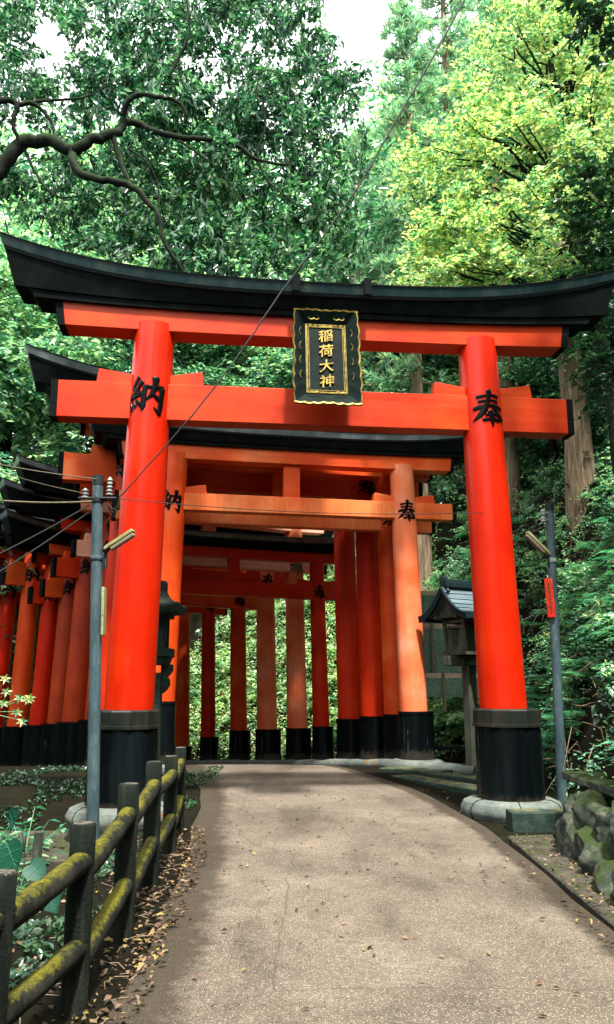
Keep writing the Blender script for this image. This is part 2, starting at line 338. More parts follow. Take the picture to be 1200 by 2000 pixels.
M['crown_yellow'] = leaf_mat('yellow_green_leaf', [(0.03, 0.14, 0.09), (0.07, 0.22, 0.12), (0.16, 0.32, 0.16), (0.32, 0.43, 0.18), (0.58, 0.55, 0.20), (0.74, 0.66, 0.32), (0.50, 0.62, 0.48)], .45, .45, .5)
M['crown_mid'] = leaf_mat('mid_green_leaf', [(0.015, 0.09, 0.07), (0.05, 0.19, 0.145), (0.15, 0.34, 0.22), (0.38, 0.50, 0.24), (0.56, 0.68, 0.58)], .45, .3, 1.0)
M['needle'] = leaf_mat('cedar_needle', [(0.06, 0.18, 0.13), (0.14, 0.32, 0.23), (0.28, 0.46, 0.34), (0.40, 0.34, 0.24)], .4, .55, .3)
M['fern'] = leaf_mat('fern_leaf', [(0.02, 0.13, 0.09), (0.07, 0.25, 0.16), (0.22, 0.44, 0.24)], .4, .5, .4)
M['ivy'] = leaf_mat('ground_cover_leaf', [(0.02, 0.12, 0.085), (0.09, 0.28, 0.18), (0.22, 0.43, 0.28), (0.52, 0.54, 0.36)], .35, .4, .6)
M['ivy_sun_painted'] = leaf_mat('sun_painted_ground_cover_leaf', [(0.03, 0.14, 0.06), (0.16, 0.40, 0.18), (0.42, 0.60, 0.34), (0.66, 0.66, 0.46), (0.40, 0.26, 0.14)], .4, .35, .8)  # lighter ground cover: the back slope's sunlight put into the leaf colours
M['bigleaf'] = leaf_mat('broad_teal_leaf', [(0.004, 0.040, 0.026), (0.007, 0.062, 0.040)], .2, .5, .2)
M['leaf_vein'] = rough_mat('pale_leaf_vein', [(0.03, 0.14, 0.09), (0.05, 0.2, 0.13)], 9)
M['litter'] = leaf_mat('fallen_leaf', [(0.02, 0.012, 0.008), (0.05, 0.028, 0.014), (0.10, 0.055, 0.028), (0.22, 0.13, 0.09), (0.22, 0.18, 0.04)], .1, .6, .3)
M['twig'] = rough_mat('dry_twig', [(0.12, 0.08, 0.05), (0.26, 0.19, 0.13)], 8, .9, .3, .01)

# ---------------------------------------------------------------- foliage
def leaf_mesh(name, C, L, mat, width=0.42, droop=0.2, upn=0.5, D=None, parent=None, fold=0.12, Nrm=None):
    C = np.asarray(C, float); n = len(C); L = np.broadcast_to(L, (n,)).astype(float)
    if D is None:
        D = rng.normal(size=(n, 3)); D[:, 2] = D[:, 2] * 0.5 - droop * 1.5
    D = D / np.linalg.norm(D, axis=1, keepdims=True)
    if Nrm is None:
        Nrm = rng.normal(size=(n, 3)); Nrm[:, 2] = np.abs(Nrm[:, 2]) + upn * 1.6
    S = np.cross(D, Nrm); S /= np.linalg.norm(S, axis=1, keepdims=True) + 1e-9
    U = np.cross(S, D)
    h = (L / 2)[:, None]; w = (L * width / 2)[:, None]; f = (L * fold)[:, None]
    V = np.stack([C - D * h, C + S * w - D * h * .05 + U * f, C + D * h, C - S * w - D * h * .05 + U * f], 1).reshape(-1, 3)
    idx = np.arange(n)[:, None] * 4
    Fc = np.concatenate([idx + [0, 1, 2], idx + [0, 2, 3]], 1).reshape(-1)
    me = bpy.data.meshes.new(name)
    me.vertices.add(4 * n); me.vertices.foreach_set('co', V.reshape(-1).astype(np.float32))
    me.loops.add(6 * n); me.loops.foreach_set('vertex_index', Fc.astype(np.int32))
    me.polygons.add(2 * n); me.polygons.foreach_set('loop_start', (np.arange(2 * n) * 3).astype(np.int32))
    me.update(calc_edges=True); me.materials.append(mat)
    o = bpy.data.objects.new(name, me); COL.objects.link(o)
    if parent: o.parent = parent
    return o

def spray(C0, n, spread, flat=0.42):
    """leaf centres of one spray round C0"""
    p = rng.normal(size=(n, 3)) * spread; p[:, 2] *= flat
    return np.asarray(C0)[None] + p

def crown_points(c, rad, clumps, per, spread, seed_shell=0.5):
    """leaf centres and directions: twigs fanning outwards from clumps spread through the crown"""
    P, D = [], []
    c = np.array(c, float); rad = np.array(rad, float)
    for _ in range(clumps):
        d = rng.normal(size=3); d /= np.linalg.norm(d)
        ctr = c + d * rng.uniform(seed_shell, 1.0) * rng.uniform(.7, 1.15) * rad; sc = rng.uniform(.7, 1.4)
        nt_ = max(3, int(per / 13 * rng.uniform(.5, 1.4)))
        o = d * [1, 1, .45] + rng.normal(size=3) * .35; o /= np.linalg.norm(o)
        for _t in range(nt_):
            td = o * .8 + rng.normal(size=3) * [.7, .7, .32]; td[2] -= .12; td /= np.linalg.norm(td); L = spread * 2.0 * sc * rng.uniform(.6, 1.3)
            st = ctr + rng.normal(size=3) * spread * sc * [.55, .55, .35]
            n = 13; t = np.linspace(.08, 1, n)[:, None]
            p = st + td * L * t + np.array([0, 0, -.22 * L]) * t * t
            side = np.cross(td, [0, 0, 1.0]); side /= np.linalg.norm(side) + 1e-6
            sg = np.where(np.arange(n) % 2, 1, -1)[:, None]
            ld = td * .75 + side * sg * .8 + rng.normal(size=(n, 3)) * .28 + [0, 0, -.18]
            P.append(p + side * sg * .03 + rng.normal(size=(n, 3)) * .02); D.append(ld)
    return np.concatenate(P), np.concatenate(D)

def branchy(mb, base, tips, r0, seg=5, wob=.12, n=7):
    base = Vector(base)
    for t in tips:
        t = Vector(t); L = (t - base).length; pts = []; rr = []
        for i in range(seg + 1):
            k = i / seg; p = base.lerp(t, k) + Vector((random.gauss(0, wob), random.gauss(0, wob), random.gauss(0, wob) + math.sin(k * math.pi) * L * .05)) * (1 if 0 < i < seg else 0) * L * .25
            pts.append(p); rr.append(r0 * (1 - .85 * k))
        mb.tube(pts, rr, n)

# ---------------------------------------------------------------- ground
BD = np.array([(2.95, -8), (2.95, 8.8), (3.35, 9.8), (3.6, 12), (4.2, 15), (4.4, 17), (3.8, 19.5), (1.8, 22.5), (-1.5, 25), (-5, 27.5), (-12, 29), (-17, 27), (-24, 18), (-26, -10)], float)
def sstep(a): a = np.clip(a, 0, 1); return a * a * (3 - 2 * a)
def hill_s(x, y):
    """distance outside the level ground (positive on the hillside)"""
    x = np.asarray(x, float); y = np.asarray(y, float)
    best = np.full(x.shape, 1e9); sgn = np.ones(x.shape)
    for (ax, ay), (bx, by) in zip(BD[:-1], BD[1:]):
        dx, dy = bx - ax, by - ay; L2 = dx * dx + dy * dy
        t = np.clip(((x - ax) * dx + (y - ay) * dy) / L2, 0, 1)
        px, py = x - (ax + t * dx), y - (ay + t * dy); d = np.hypot(px, py)
        cr = dx * (y - ay) - dy * (x - ax)
        m = d < best; best = np.where(m, d, best); sgn = np.where(m, np.where(cr < 0, 1.0, -1.0), sgn)
    return best * sgn
def z_long(y):
    y = np.asarray(y, float)
    up = 0.14 * sstep((y - 10) / 5.0)
    return np.where(y > 15.5, np.maximum(0.14 - .0912 * (y - 15.5), -.9), up)
def z_ground(x, y):
    x = np.asarray(x, float); y = np.asarray(y, float)
    z = z_long(y)
    z = z - 0.6 * sstep((-1.55 - x) / 1.6) * sstep((12.5 - y) / 2.0)
    z = z - 0.16 * sstep((x - 1.6) / .3) * sstep((9.4 - y) / .4)
    s = hill_s(x, y)
    h = np.where(s < 0, 0, np.where(s < 3.2, 2.2 * s, 7.04 + np.where(s < 14, .75 * (s - 3.2), 8.1 + .25 * (s - 14))))
    near = sstep((9.5 - y) / 1.0) * sstep(s / .12)
    h = np.where(s > 0, h + .55 * near, 0)
    lump = .25 * np.sin(x * 1.7 + y * .6) * np.sin(y * 1.3 - x * .4) + .12 * np.sin(x * 4.1 + 2) * np.sin(y * 3.7)
    return z + h + lump * sstep(s / 1.5)

def grid_mesh(name, xs, ys, zf, mat):
    X, Y = np.meshgrid(xs, ys); Z = zf(X, Y)
    nx, ny = len(xs), len(ys)
    V = np.stack([X, Y, Z], -1).reshape(-1, 3)
    i = np.arange(nx * ny).reshape(ny, nx)
    F = np.stack([i[:-1, :-1], i[:-1, 1:], i[1:, 1:], i[1:, :-1]], -1).reshape(-1, 4)
    me = bpy.data.meshes.new(name); me.from_pydata(V.tolist(), [], F.tolist()); me.materials.append(mat)
    me.polygons.foreach_set('use_smooth', [True] * len(me.polygons)); me.update()
    o = bpy.data.objects.new(name, me); COL.objects.link(o); return o
xs = np.concatenate([np.linspace(-120, -12, 28), np.linspace(-11.5, 8, 131), np.linspace(8.6, 120, 40)])
ys = np.concatenate([np.linspace(-30, 0, 10), np.linspace(.3, 30, 160), np.linspace(31, 160, 40)])
tag(grid_mesh('ground', xs, ys, z_ground, M['soil']), kind='structure')

LE = [(-.92, .5), (-.95, 3), (-.97, 4.55), (-1.02, 6), (-1.1, 8), (-1.32, 9.6), (-1.4, 11), (-1.55, 12.4), (-1.95, 14.2), (-2.5, 16), (-3.3, 18), (-4.6, 20), (-6.6, 22), (-9, 23.3)]
RE = [(1.93, .5), (1.96, 3), (1.99, 4.55), (2.02, 6), (2.07, 8), (2.05, 9.7), (1.93, 11), (1.68, 12.4), (1.15, 13.8), (.62, 15.3), (-.3, 17.6), (-1.9, 19.8), (-4.2, 21.6), (-8, 23.8)]
def resample(P, n):
    P = np.array(P, float); d = np.r_[0, np.cumsum(np.hypot(*np.diff(P, axis=0).T))]
    t = np.linspace(0, d[-1], n)
    # smooth (Catmull-like) by cubic via repeated averaging
    Q = np.stack([np.interp(t, d, P[:, 0]), np.interp(t, d, P[:, 1])], -1)
    for _ in range(6): Q[1:-1] = (Q[:-2] + 2 * Q[1:-1] + Q[2:]) / 4
    return Q
n_ = 110; La, Ra = resample(LE, n_), resample(RE, n_)
La[:, 0] += np.interp(np.arange(n_), np.arange(0, n_, 3), rng.normal(0, .018, len(range(0, n_, 3))))
Ra[:, 0] += np.interp(np.arange(n_), np.arange(0, n_, 3), rng.normal(0, .010, len(range(0, n_, 3))))
vs = []; fs = []; edge = []; K = 14
for i in range(n_):
    for k in range(K + 3):
        kk = min(max(k - 1, 0), K) / K
        p = La[i] * (1 - kk) + Ra[i] * kk
        z = float(z_long(p[1])) + .018 + .02 * math.sin(kk * math.pi) - (.2 if k in (0, K + 2) else 0)
        vs.append((p[0], p[1], z)); edge.append(float(np.hypot(*(Ra[i] - La[i]))) * min(kk * 1.0, (1 - kk) * 1.8))
for i in range(n_ - 1):
    for k in range(K + 2):
        a = i * (K + 3) + k; fs.append((a, a + 1, a + K + 4, a + K + 3))
me = bpy.data.meshes.new('path'); me.from_pydata(vs, [], fs); me.attributes.new('verge', 'FLOAT', 'POINT').data.foreach_set('value', edge); me.materials.append(M['path']); me.polygons.foreach_set('use_smooth', [True] * len(fs)); me.set_sharp_from_angle(angle=R(40))
o = bpy.data.objects.new('path', me); COL.objects.link(o); tag(o, kind='structure')

# kerb ledge beyond the gutter, and the low concrete end block
mb = MB(); rows = []
for i in range(30):
    y = 1.0 + i * (9.35 - 1.0) / 29; xe = float(np.interp(y, [1, 6, 9.3], [2.06, 2.13, 2.22])); xw = float(np.interp(y, [1, 6, 9.3], [2.5, 2.55, 2.75]))
    w = random.uniform(-.006, .006)
    rows.append([(xe + w, y, -.25), (xe + w, y, -.03), (xe + .015, y, -.015), (xw, y, .0), (xw, y, -.25)])
mb.loft(rows)
tag(mb.build('kerb', M['concrete']), kind='structure')

# ---------------------------------------------------------------- brush characters
HOU = [ # strokes: (x, y, width) in a 100-unit box, y down
 [(390, 430, 50), (500, 412, 48), (600, 398, 30), (720, 385, 45), (840, 405, 58)],
 [(420, 530, 46), (520, 512, 44), (620, 498, 28), (720, 492, 42), (820, 515, 52)],
 [(320, 670, 60), (440, 640, 66), (560, 612, 44), (680, 600, 50), (800, 605, 62), (925, 655, 48)],
 [(640, 285, 80), (640, 360, 82), (630, 440, 66), (600, 560, 70), (540, 680, 88), (450, 800, 80), (300, 912, 22)],
 [(690, 610, 40), (760, 690, 62), (840, 790, 80), (940, 890, 62)],
 [(550, 800, 40), (660, 778, 36), (785, 782, 50)],
 [(490, 905, 50), (640, 882, 38), (845, 895, 58)],
 [(650, 710, 86), (662, 780, 78), (672, 880, 74), (680, 1020, 34)]]
NOU = [
 [(450, 205, 66), (400, 300, 64), (330, 420, 58)],
 [(325, 430, 60), (400, 490, 60), (440, 560, 40)],
 [(535, 300, 78), (470, 410, 66), (390, 530, 66), (275, 650, 84)],
 [(275, 655, 60), (400, 610, 56), (540, 580, 40)],
 [(480, 500, 30), (520, 550, 60), (545, 615, 34)],
 [(285, 765, 40), (305, 840, 58), (318, 910, 34)], [(355, 735, 40), (380, 790, 62), (405, 855, 36)], [(425, 690, 40), (460, 740, 66), (492, 800, 38)],
 [(600, 400, 72), (590, 550, 74), (578, 700, 70), (568, 820, 96), (562, 915, 24)],
 [(585, 405, 46), (760, 425, 58), (960, 425, 84)],
 [(945, 430, 100), (935, 600, 84), (925, 800, 84), (905, 985, 60)],
 [(915, 975, 60), (860, 920, 44), (785, 840, 12)],
 [(800, 225, 110), (800, 320, 88), (790, 430, 80), (735, 580, 66), (615, 705, 14)],
 [(760, 570, 38), (830, 625, 62), (925, 710, 70)]]
def glyph(strokes, cx, cy, size, span, place, lift=.012):
    """domed ribbons; place(u, v, h) gives the point at u right, v up, h off the surface"""
    mb = MB()
    for si, st in enumerate(strokes):
        P = np.array(st, float); d = np.r_[0, np.cumsum(np.hypot(*np.diff(P[:, :2], axis=0).T))]
        n = max(6, int(d[-1] / 35)); t = np.linspace(0, d[-1], n)
        X, Y, Wd = (np.interp(t, d, P[:, j]) for j in range(3))
        for arr in (X, Y):
            arr[1:-1] = (arr[:-2] + 2 * arr[1:-1] + arr[2:]) / 4
        tx, ty = np.gradient(X), np.gradient(Y); l = np.hypot(tx, ty); tx /= l; ty /= l
        X = np.r_[X[0] - tx[0] * Wd[0] * .25, X, X[-1] + tx[-1] * Wd[-1] * .25]; Y = np.r_[Y[0] - ty[0] * Wd[0] * .25, Y, Y[-1] + ty[-1] * Wd[-1] * .25]
        tx = np.r_[tx[0], tx, tx[-1]]; ty = np.r_[ty[0], ty, ty[-1]]; Wd = np.r_[Wd[0] * .45, Wd, Wd[-1] * .45]
        m = 7; vs = []
        for i in range(len(X)):
            for k in range(m):
                q = (k / (m - 1) - .5) * 2
                px = X[i] - ty[i] * Wd[i] * .72 * q; py = Y[i] + tx[i] * Wd[i] * .72 * q
                h = lift * (1 - q ** 6) * (0.35 if i in (0, len(X) - 1) else 1) + .0015 + si * .0006
                vs.append(place((px - cx) / span * size, -(py - cy) / span * size, h))
        fs = [(i * m + k, i * m + k + 1, (i + 1) * m + k + 1, (i + 1) * m + k) for i in range(len(X) - 1) for k in range(m - 1)]
        mb.add(vs, fs)
    return mb

# ---------------------------------------------------------------- torii gates
def wobble(z): return 0
def torii(Rp, yaw, W, H, z0, r, mats, label, ov=1.0, big=False, flare=1.0, nuki=1.0, zc=1.0, sleeveR=.9, sleeveL=.9, charR='ink', strut=True, pillR=None, ko=1.0, pillL=None, tie=None):
    """local frame: x along the lintel, +y away from the viewer. Proportions follow the front gate, k = scale"""
    k = H / 6.4; d = Vector((math.cos(yaw), math.sin(yaw), 0))
    c = Vector((Rp[0], Rp[1], 0)) - d * (W / 2)
    root = empty('torii_gate', (c.x, c.y, z0), yaw)
    tag(root, label, 'torii gate', 'vermilion torii gates over the path')
    mp, mbm = M[mats[0]], M[mats[1]]
    hb, ht = W / 2, W / 2 * (2.28 / 2.44)
    def sx(s, o_=None):                          # overhang beyond the pillars
        a = abs(s); o_ = o_ or ov
        q = a * W / 4.88 if a <= 2.44 else W / 2 + (a - 2.44) * k * o_
        return math.copysign(q, s)
    F = lambda s: .49 * flare * (abs(s) / 4.33) ** 3.0
    def beam(name, prof, L, mat, parent, n=28, bev=0, o_=None):
        """prof: list of (y, z base, flare share) corners; L: half lengths per corner"""
        m = MB(); rings = []
        for i in range(n + 1):
            t = -1 + 2 * i / n; t = math.copysign(abs(t) ** .8, t)
            ring = []
            for (y, z, fs_), l in zip(prof, L):
                s = t * l; ring.append((sx(s, o_), y * k, (z + F(s) * fs_) * k))
            rings.append(ring)
        m.loft(rings); return m.build(name, mat, parent, bevel=bev)
    # pillars
    for side, nm in ((1, 'R'), (-1, 'L')):
        rb = r if not isinstance(r, tuple) else r[0 if side > 0 else 1]; rt = rb * .86
        zt = 6.42 * k
        m = MB(); nseg = 14
        path = [(side * (hb + (ht - hb) * i / nseg), 0, -.6 + (zt + .6) * i / nseg) for i in range(nseg + 1)]
        m.tube(path, [rb + (rt - rb) * i / nseg for i in range(nseg + 1)], 40)
        p = m.build('pillar', M[(pillR if side > 0 else pillL) or mats[0]], root)
        sh = (sleeveR if side > 0 else sleeveL)
        if big:
            s_ = MB(); s_.lathe([(.425, -.1), (.432, .1), (.425, .25), (.415, 1.12)], (side * hb, 0, 0), 40); s_.build('sleeve', M['lacquer'], p)
            s_ = MB(); s_.lathe([(.30, 1.10), (.445, 1.10), (.445, 1.135), (.432, 1.14), (.432, 1.30), (.42, 1.318), (.27, 1.325)], (side * hb, 0, 0), 12, .26); s_.build('sleeve_band', M['band'], p, angle=20)
            s_ = MB(); s_.lathe([(.30, -.45), (.58, -.45), (.60, .0), (.635, .05), (.64, .11), (.60, .18), (.52, .215), (.42, .22), (.3, .22)], (side * hb, 0, 0), 36)
            b_ = s_.build('base_ring', M['stone'], p)
            for a in range(6):
                j = MB()
                w = a * math.pi / 3 + .35 * side
                pts = [(side * hb + rr * math.cos(w), rr * math.sin(w), zz) for rr, zz in ((.59, -.3), (.604, .0), (.639, .05), (.644, .11), (.604, .182), (.522, .218), (.43, .223))]
                j.tube(pts, .006, 5); j.build('joint', M['band'], b_)
        else:
            rs = rb * 1.22; s_ = MB()
            s_.lathe([(rs * 1.03, -.5), (rs * 1.03, .12), (rs, .2), (rs * .985, sh - .06), (rs * 1.01, sh - .055), (rs * 1.01, sh), (rb * .9, sh + .012)], (side * hb, 0, 0), 30); s_.build('sleeve', M['lacquer'], p)
            s_ = MB(); s_.lathe([(rs, -.5), (rs * 1.45, -.5), (rs * 1.5, -.02), (rs * 1.46, .05), (rs * 1.25, .085), (rs, .09)], (side * hb, 0, 0), 26); s_.build('base_ring', M['stone'], p)
        # writing
        zch = 5.35 * k * zc; f = (zch + .0) / zt; xc = side * (hb + (ht - hb) * f); rr = rb + (rt - rb) * ((zch + .6) / (zt + .6))
        size = .49 * k if big else .45 * k
        a0 = (.10 if side > 0 else -.06) - yaw * .5
        slope = side * (ht - hb) / zt
        def place(u, v, h, xc=xc, rr=rr, zch=zch, a0=a0, slope=slope):
            a = u / rr + a0
            return (xc + slope * v + (rr + h) * math.sin(a), -(rr + h) * math.cos(a), zch + v)
        g = glyph(HOU, 630, 650, size, 700, place) if side > 0 else glyph(NOU, 620, 590, size, 740, place)
        g.build('lettering', M[charR if side > 0 else 'ink'], p)
    # tie beam (nuki) with black end caps and wedges
    nh = .51 * nuki; nb = 5.57 - nh
    tb = MB(); tb.box((0, 0, (nb + nh / 2) * k), (2 * sx(3.5), .27 * k, nh * k)); tb = tb.build('tie_beam', M[tie] if tie else mbm, root, bevel=.008)
    for side in (1, -1):
        e = MB(); e.box((side * (sx(3.5) + .045 * k), 0, (nb + nh / 2) * k), (.09 * k, .275 * k + .004, nh * k + .006)); e.build('end_cap', M['black'], tb, bevel=.005)
        for q in (1, -1):
            x0 = side * (hb + (ht - hb) * .87) + q * (r if not isinstance(r, tuple) else r[0]) * .75; x1 = x0 + q * .48 * k
            w = MB(); zt2 = 5.57 * k
            w.prism([(x0, zt2 + .002), (x1, zt2 + .002), (x1 - q * .03 * k, zt2 + .20 * k), (x0, zt2 + .13 * k)], -.10 * k, .10 * k); w.build('wedge', mbm, root, bevel=.005)
    # lower lintel
    sl = beam('lower_lintel', [(-.18, 6.30, .15), (.18, 6.30, .15), (.18, 6.665, .33), (-.18, 6.665, .33)], [3.46, 3.46, 3.52, 3.52], mbm, root, bev=.008)
    for side in (1, -1):
        e = MB(); rings = []
        for s0, s1 in ((3.455, 3.515), (3.55, 3.62)):
            ring = []
            for y, z, fs_, l in ((-.184, 6.295, .15, s0), (.184, 6.295, .15, s0), (.184, 6.668, .33, s1), (-.184, 6.668, .33, s1)):
                ring.append((sx(side * l), y * k, (z + F(l) * fs_) * k))
            rings.append(ring)
        e.loft(rings); e.build('end_cap', M['black'], sl)
    beam('black_course', [(-.235, 6.60, .28), (.235, 6.60, .28), (.25, 6.70, .42), (-.25, 6.70, .42)], [3.86, 3.86, 3.98, 3.98], M['black'], root, o_=ov * ko)
    up = beam('upper_lintel', [(-.27, 6.68, .36), (.27, 6.68, .36), (.355, 6.875, .96), (-.355, 6.875, .96)], [4.13, 4.13, 4.27, 4.27], M['black'], root, o_=ov * ko)
    beam('eave_strip', [(-.365, 6.845, .985), (.365, 6.845, .985), (.385, 6.88, 1), (-.385, 6.88, 1)], [4.27, 4.27, 4.29, 4.29], M['metal_dark'], up, o_=ov * ko)
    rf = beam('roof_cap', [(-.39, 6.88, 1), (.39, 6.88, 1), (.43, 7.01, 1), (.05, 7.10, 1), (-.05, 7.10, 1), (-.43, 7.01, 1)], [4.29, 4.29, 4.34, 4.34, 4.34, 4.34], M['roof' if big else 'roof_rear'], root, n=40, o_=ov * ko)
    beam('roof_edge', [(-.435, 7.0, 1), (.435, 7.0, 1), (.437, 7.022, 1), (.05, 7.115, 1), (-.05, 7.115, 1), (-.437, 7.022, 1)], [4.33, 4.33, 4.35, 4.35, 4.35, 4.35], M['black'], rf, n=40, o_=ov * ko)
    if big:
        for s in (-.37, .62):
            m = MB(); w = .10
            for y0, y1, z0_, z1_ in ((-.47, -.442, 6.86, 7.06), (.442, .47, 6.86, 7.06)):
                m.box((s, (y0 + y1) / 2, (z0_ + z1_) / 2), (w, y1 - y0, z1_ - z0_))
            m.prism([(s - w / 2, 7.06), (s + w / 2, 7.06), (s + w / 2, 7.10), (s - w / 2, 7.10)], -.47, .47)
            m.prism([(s - w / 2 - .03, 7.10), (s + w / 2 + .03, 7.10), (s + w / 2, 7.15), (s - w / 2, 7.15)], -.3, .3)
            m.build('roof_strap', M['black'], rf)
    if strut:
        m = MB(); m.box((.0, 0, (5.57 + 6.30) / 2 * k), (.36 * k, .2 * k, (6.30 - 5.57) * k - .004)); m.build('centre_strut', mbm, root, bevel=.006)
    return root, k

FR, _ = torii((2.60, 10.65), R(6.1), 4.88, 6.4, 0.0, .315, ('red', 'red_beam'), 'largest torii gate, frontmost over the path, hung with a gold lettered plaque', big=True)
gates = [
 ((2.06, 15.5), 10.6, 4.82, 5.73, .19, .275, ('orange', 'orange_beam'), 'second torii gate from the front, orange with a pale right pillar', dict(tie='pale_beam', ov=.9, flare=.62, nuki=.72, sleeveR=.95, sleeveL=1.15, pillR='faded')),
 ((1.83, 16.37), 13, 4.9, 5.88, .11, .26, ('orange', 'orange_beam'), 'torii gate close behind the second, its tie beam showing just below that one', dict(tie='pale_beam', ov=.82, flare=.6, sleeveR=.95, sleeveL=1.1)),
 ((1.42, 17.05), 16, 5.45, 7.0, .05, .275, ('deep', 'orange_beam'), 'tall torii gate whose left roof tip rises above the front gate\'s left tie beam', dict(ov=.93, flare=.9, sleeveR=.95, sleeveL=1.1)),
 ((.97, 17.98), 19.5, 5.0, 6.95, -.04, .27, ('orange', 'orange_beam'), 'tall torii gate whose right pillar is the leftmost of the four tightly packed ones', dict(ov=.9, flare=.55, sleeveR=.95, sleeveL=1.1, pillR='deep')),
 ((.36, 18.8), 22, 4.4, 4.64, -.11, .20, ('deep', 'deep_beam'), 'low slender deep red torii gate framed inside the second gate', dict(ov=.5, flare=.6, nuki=.9, sleeveR=.82, sleeveL=1.0)),
 ((-.2, 19.5), 28, 4.8, 5.6, -.18, .25, ('faded', 'sunlit_faded_beam'), 'pale torii gate coloured as sunlit, with faded grey lettering, just behind the low slender gate', dict(pillL='umber', ov=.7, flare=.9, ko=1.75, nuki=.8, sleeveR=.82, sleeveL=1.1, charR='ink_faded', pillR='faded')),
 ((-.95, 20.2), 32, 4.8, 5.3, -.24, .26, ('orange', 'deep_beam'), 'torii gate behind the pale one, with a thick scuffed orange right pillar', dict(pillR='faded', pillL='umber', ov=.7, flare=.9, ko=1.75, sleeveR=.82, sleeveL=1.1)),
 ((-1.7, 20.87), 35, 4.7, 4.9, -.30, .225, ('orange', 'orange_beam'), 'mid sized torii gate between the scuffed gate and the thin far one', dict(pillL='umber', ov=.6, flare=.9, ko=1.75, sleeveR=.82, sleeveL=1.1)),
 ((-2.53, 21.33), 37, 4.5, 4.84, -.35, .20, ('deep', 'deep_beam'), 'thin deep red torii gate with black lettering at the left end of the far row', dict(pillL='red', ov=.42, flare=.9, ko=1.75, sleeveR=.68, sleeveL=1.1)),
 ((-3.3, 21.9), 40, 4.5, 5.5, -.40, .205, ('orange', 'orange_beam'), 'farthest torii gate at the bend, its end caps catching sunlight at the left edge', dict(pillL='orange', ov=.6, flare=.9, ko=1.75, sleeveR=.45, sleeveL=1.1)),
 ((-4.15, 22.5), 43, 4.5, 5.2, -.45, .21, ('deep', 'deep_beam'), 'torii gate past the bend, only its left pillar showing at the left edge', dict(pillL='red', ov=.6, flare=.9, ko=1.75, sleeveR=.6, sleeveL=1.1)),
 ((-5.0, 23.0), 46, 4.5, 5.2, -.5, .21, ('orange', 'orange_beam'), 'last torii gate past the bend, cut off by the left edge of the view', dict(ov=.6, flare=.9, ko=1.75, sleeveR=.6, sleeveL=1.1)),
]
for i, (Rp, yw, W, H, z0, r, mats, lab, kw) in enumerate(gates):
    torii(Rp, R(yw), W, H, z0, (r, r * (1.18 if i > 4 else 1.0)), mats, lab, **kw)

# plaque of the front gate (a part of it): local frame of the gate
pl_tilt = Matrix.Rotation(R(-9), 4, 'X'); pl_org = Vector((.015, -.47, 6.50))
def pl(x, y, z):   # x right, y towards the gate, z down from the top (0..-1.36)
    return pl_org + (pl_tilt.to_3x3() @ Vector((x, y, z)))
def P2(mb, polys):
    pass
W2, H2, IW, IH = .43, 1.40, .255, 1.02
icx, icz = 0.0, -.69
def scallop(side, n=60):
    out = []
    for i in range(n + 1):
        t = i / n
        b = .016 * abs(math.sin(t * math.pi * 7)) + .012 * math.sin(t * math.pi * 2) ** 2
        out.append((t, b))
    return out
outer = []
for t, b in scallop(0): outer.append((-W2 + 2 * W2 * t, 0.0 + b * .8 - .02, 't'))
for t, b in scallop(1): outer.append((W2 - .03 + b * 1.1 + .01 * t, -H2 * t, 'r'))
for t, b in scallop(2): outer.append((W2 - 2 * W2 * t, -H2 - b * .9 + .02, 'b'))
for t, b in scallop(3): outer.append((-W2 + .03 - b * 1.1 - .01 * (1 - t), -H2 * (1 - t), 'l'))
nO = len(outer)
def inner_pt(i):
    x, z, e = outer[i]
    t = max(-1, min(1, x / W2)); u = max(0, min(1, -z / H2))
    ix = icx + (IW + .02) * t if e in 'tb' else (IW + .02) * (1 if e == 'r' else -1)
    iz = icz + (IH / 2 + .02) * (1 - 2 * u) if e in 'rl' else icz + (IH / 2 + .02) * (1 if e == 't' else -1)
    return ix, iz
pf = MB(); vs = []
for i in range(nO): x, z, e = outer[i]; vs.append(pl(x, -.12, z))
for i in range(nO): ix, iz = inner_pt(i); vs.append(pl(ix, -.02, iz))
for i in range(nO): ix, iz = inner_pt(i); vs.append(pl(ix, .03, iz))
for i in range(nO): x, z, e = outer[i]; vs.append(pl(x * .97, -.085, z))
fs = []
for i in range(nO):
    j = (i + 1) % nO
    fs += [(i, j, nO + j, nO + i), (nO + i, nO + j, 2 * nO + j, 2 * nO + i), (2 * nO + i, 2 * nO + j, 3 * nO + j, 3 * nO + i)]
pf.add(vs, fs)
board = MB(); bx = [pl(-IW - .02, -.022, icz + IH / 2 + .02), pl(IW + .02, -.022, icz + IH / 2 + .02), pl(IW + .02, -.022, icz - IH / 2 - .02), pl(-IW - .02, -.022, icz - IH / 2 - .02)]
bk = [p + (pl(0, .05, 0) - pl(0, 0, 0)) for p in bx]
board.add(bx + bk, [(0, 1, 2, 3), (7, 6, 5, 4), (0, 4, 5, 1), (1, 5, 6, 2), (2, 6, 7, 3), (3, 7, 4, 0)])
board = board.build('plaque', M['plaque'], FR)
pf.build('flared_frame', M['plaque'], board, angle=20)
ge = MB(); vs = []
for i in range(nO):
    x, z, e = outer[i]; cx_, cz_ = x, z + H2 / 2
    for dx, dy in ((0, -.122), (0.022, -.128), (0.03, -.10), (0.0, -.082)):
        q = 1 + dx / max(.3, math.hypot(cx_, cz_)); vs.append(pl(x * q, dy, (z + H2 / 2) * q - H2 / 2))
for i in range(nO):
    j = (i + 1) % nO
    for a in range(4):
        b = (a + 1) % 4; ge.f.append((i * 4 + a, i * 4 + b, j * 4 + b, j * 4 + a))
ge.v = [tuple(v) for v in vs]
ge.build('gilt_edge', M['gold'], board, angle=30)
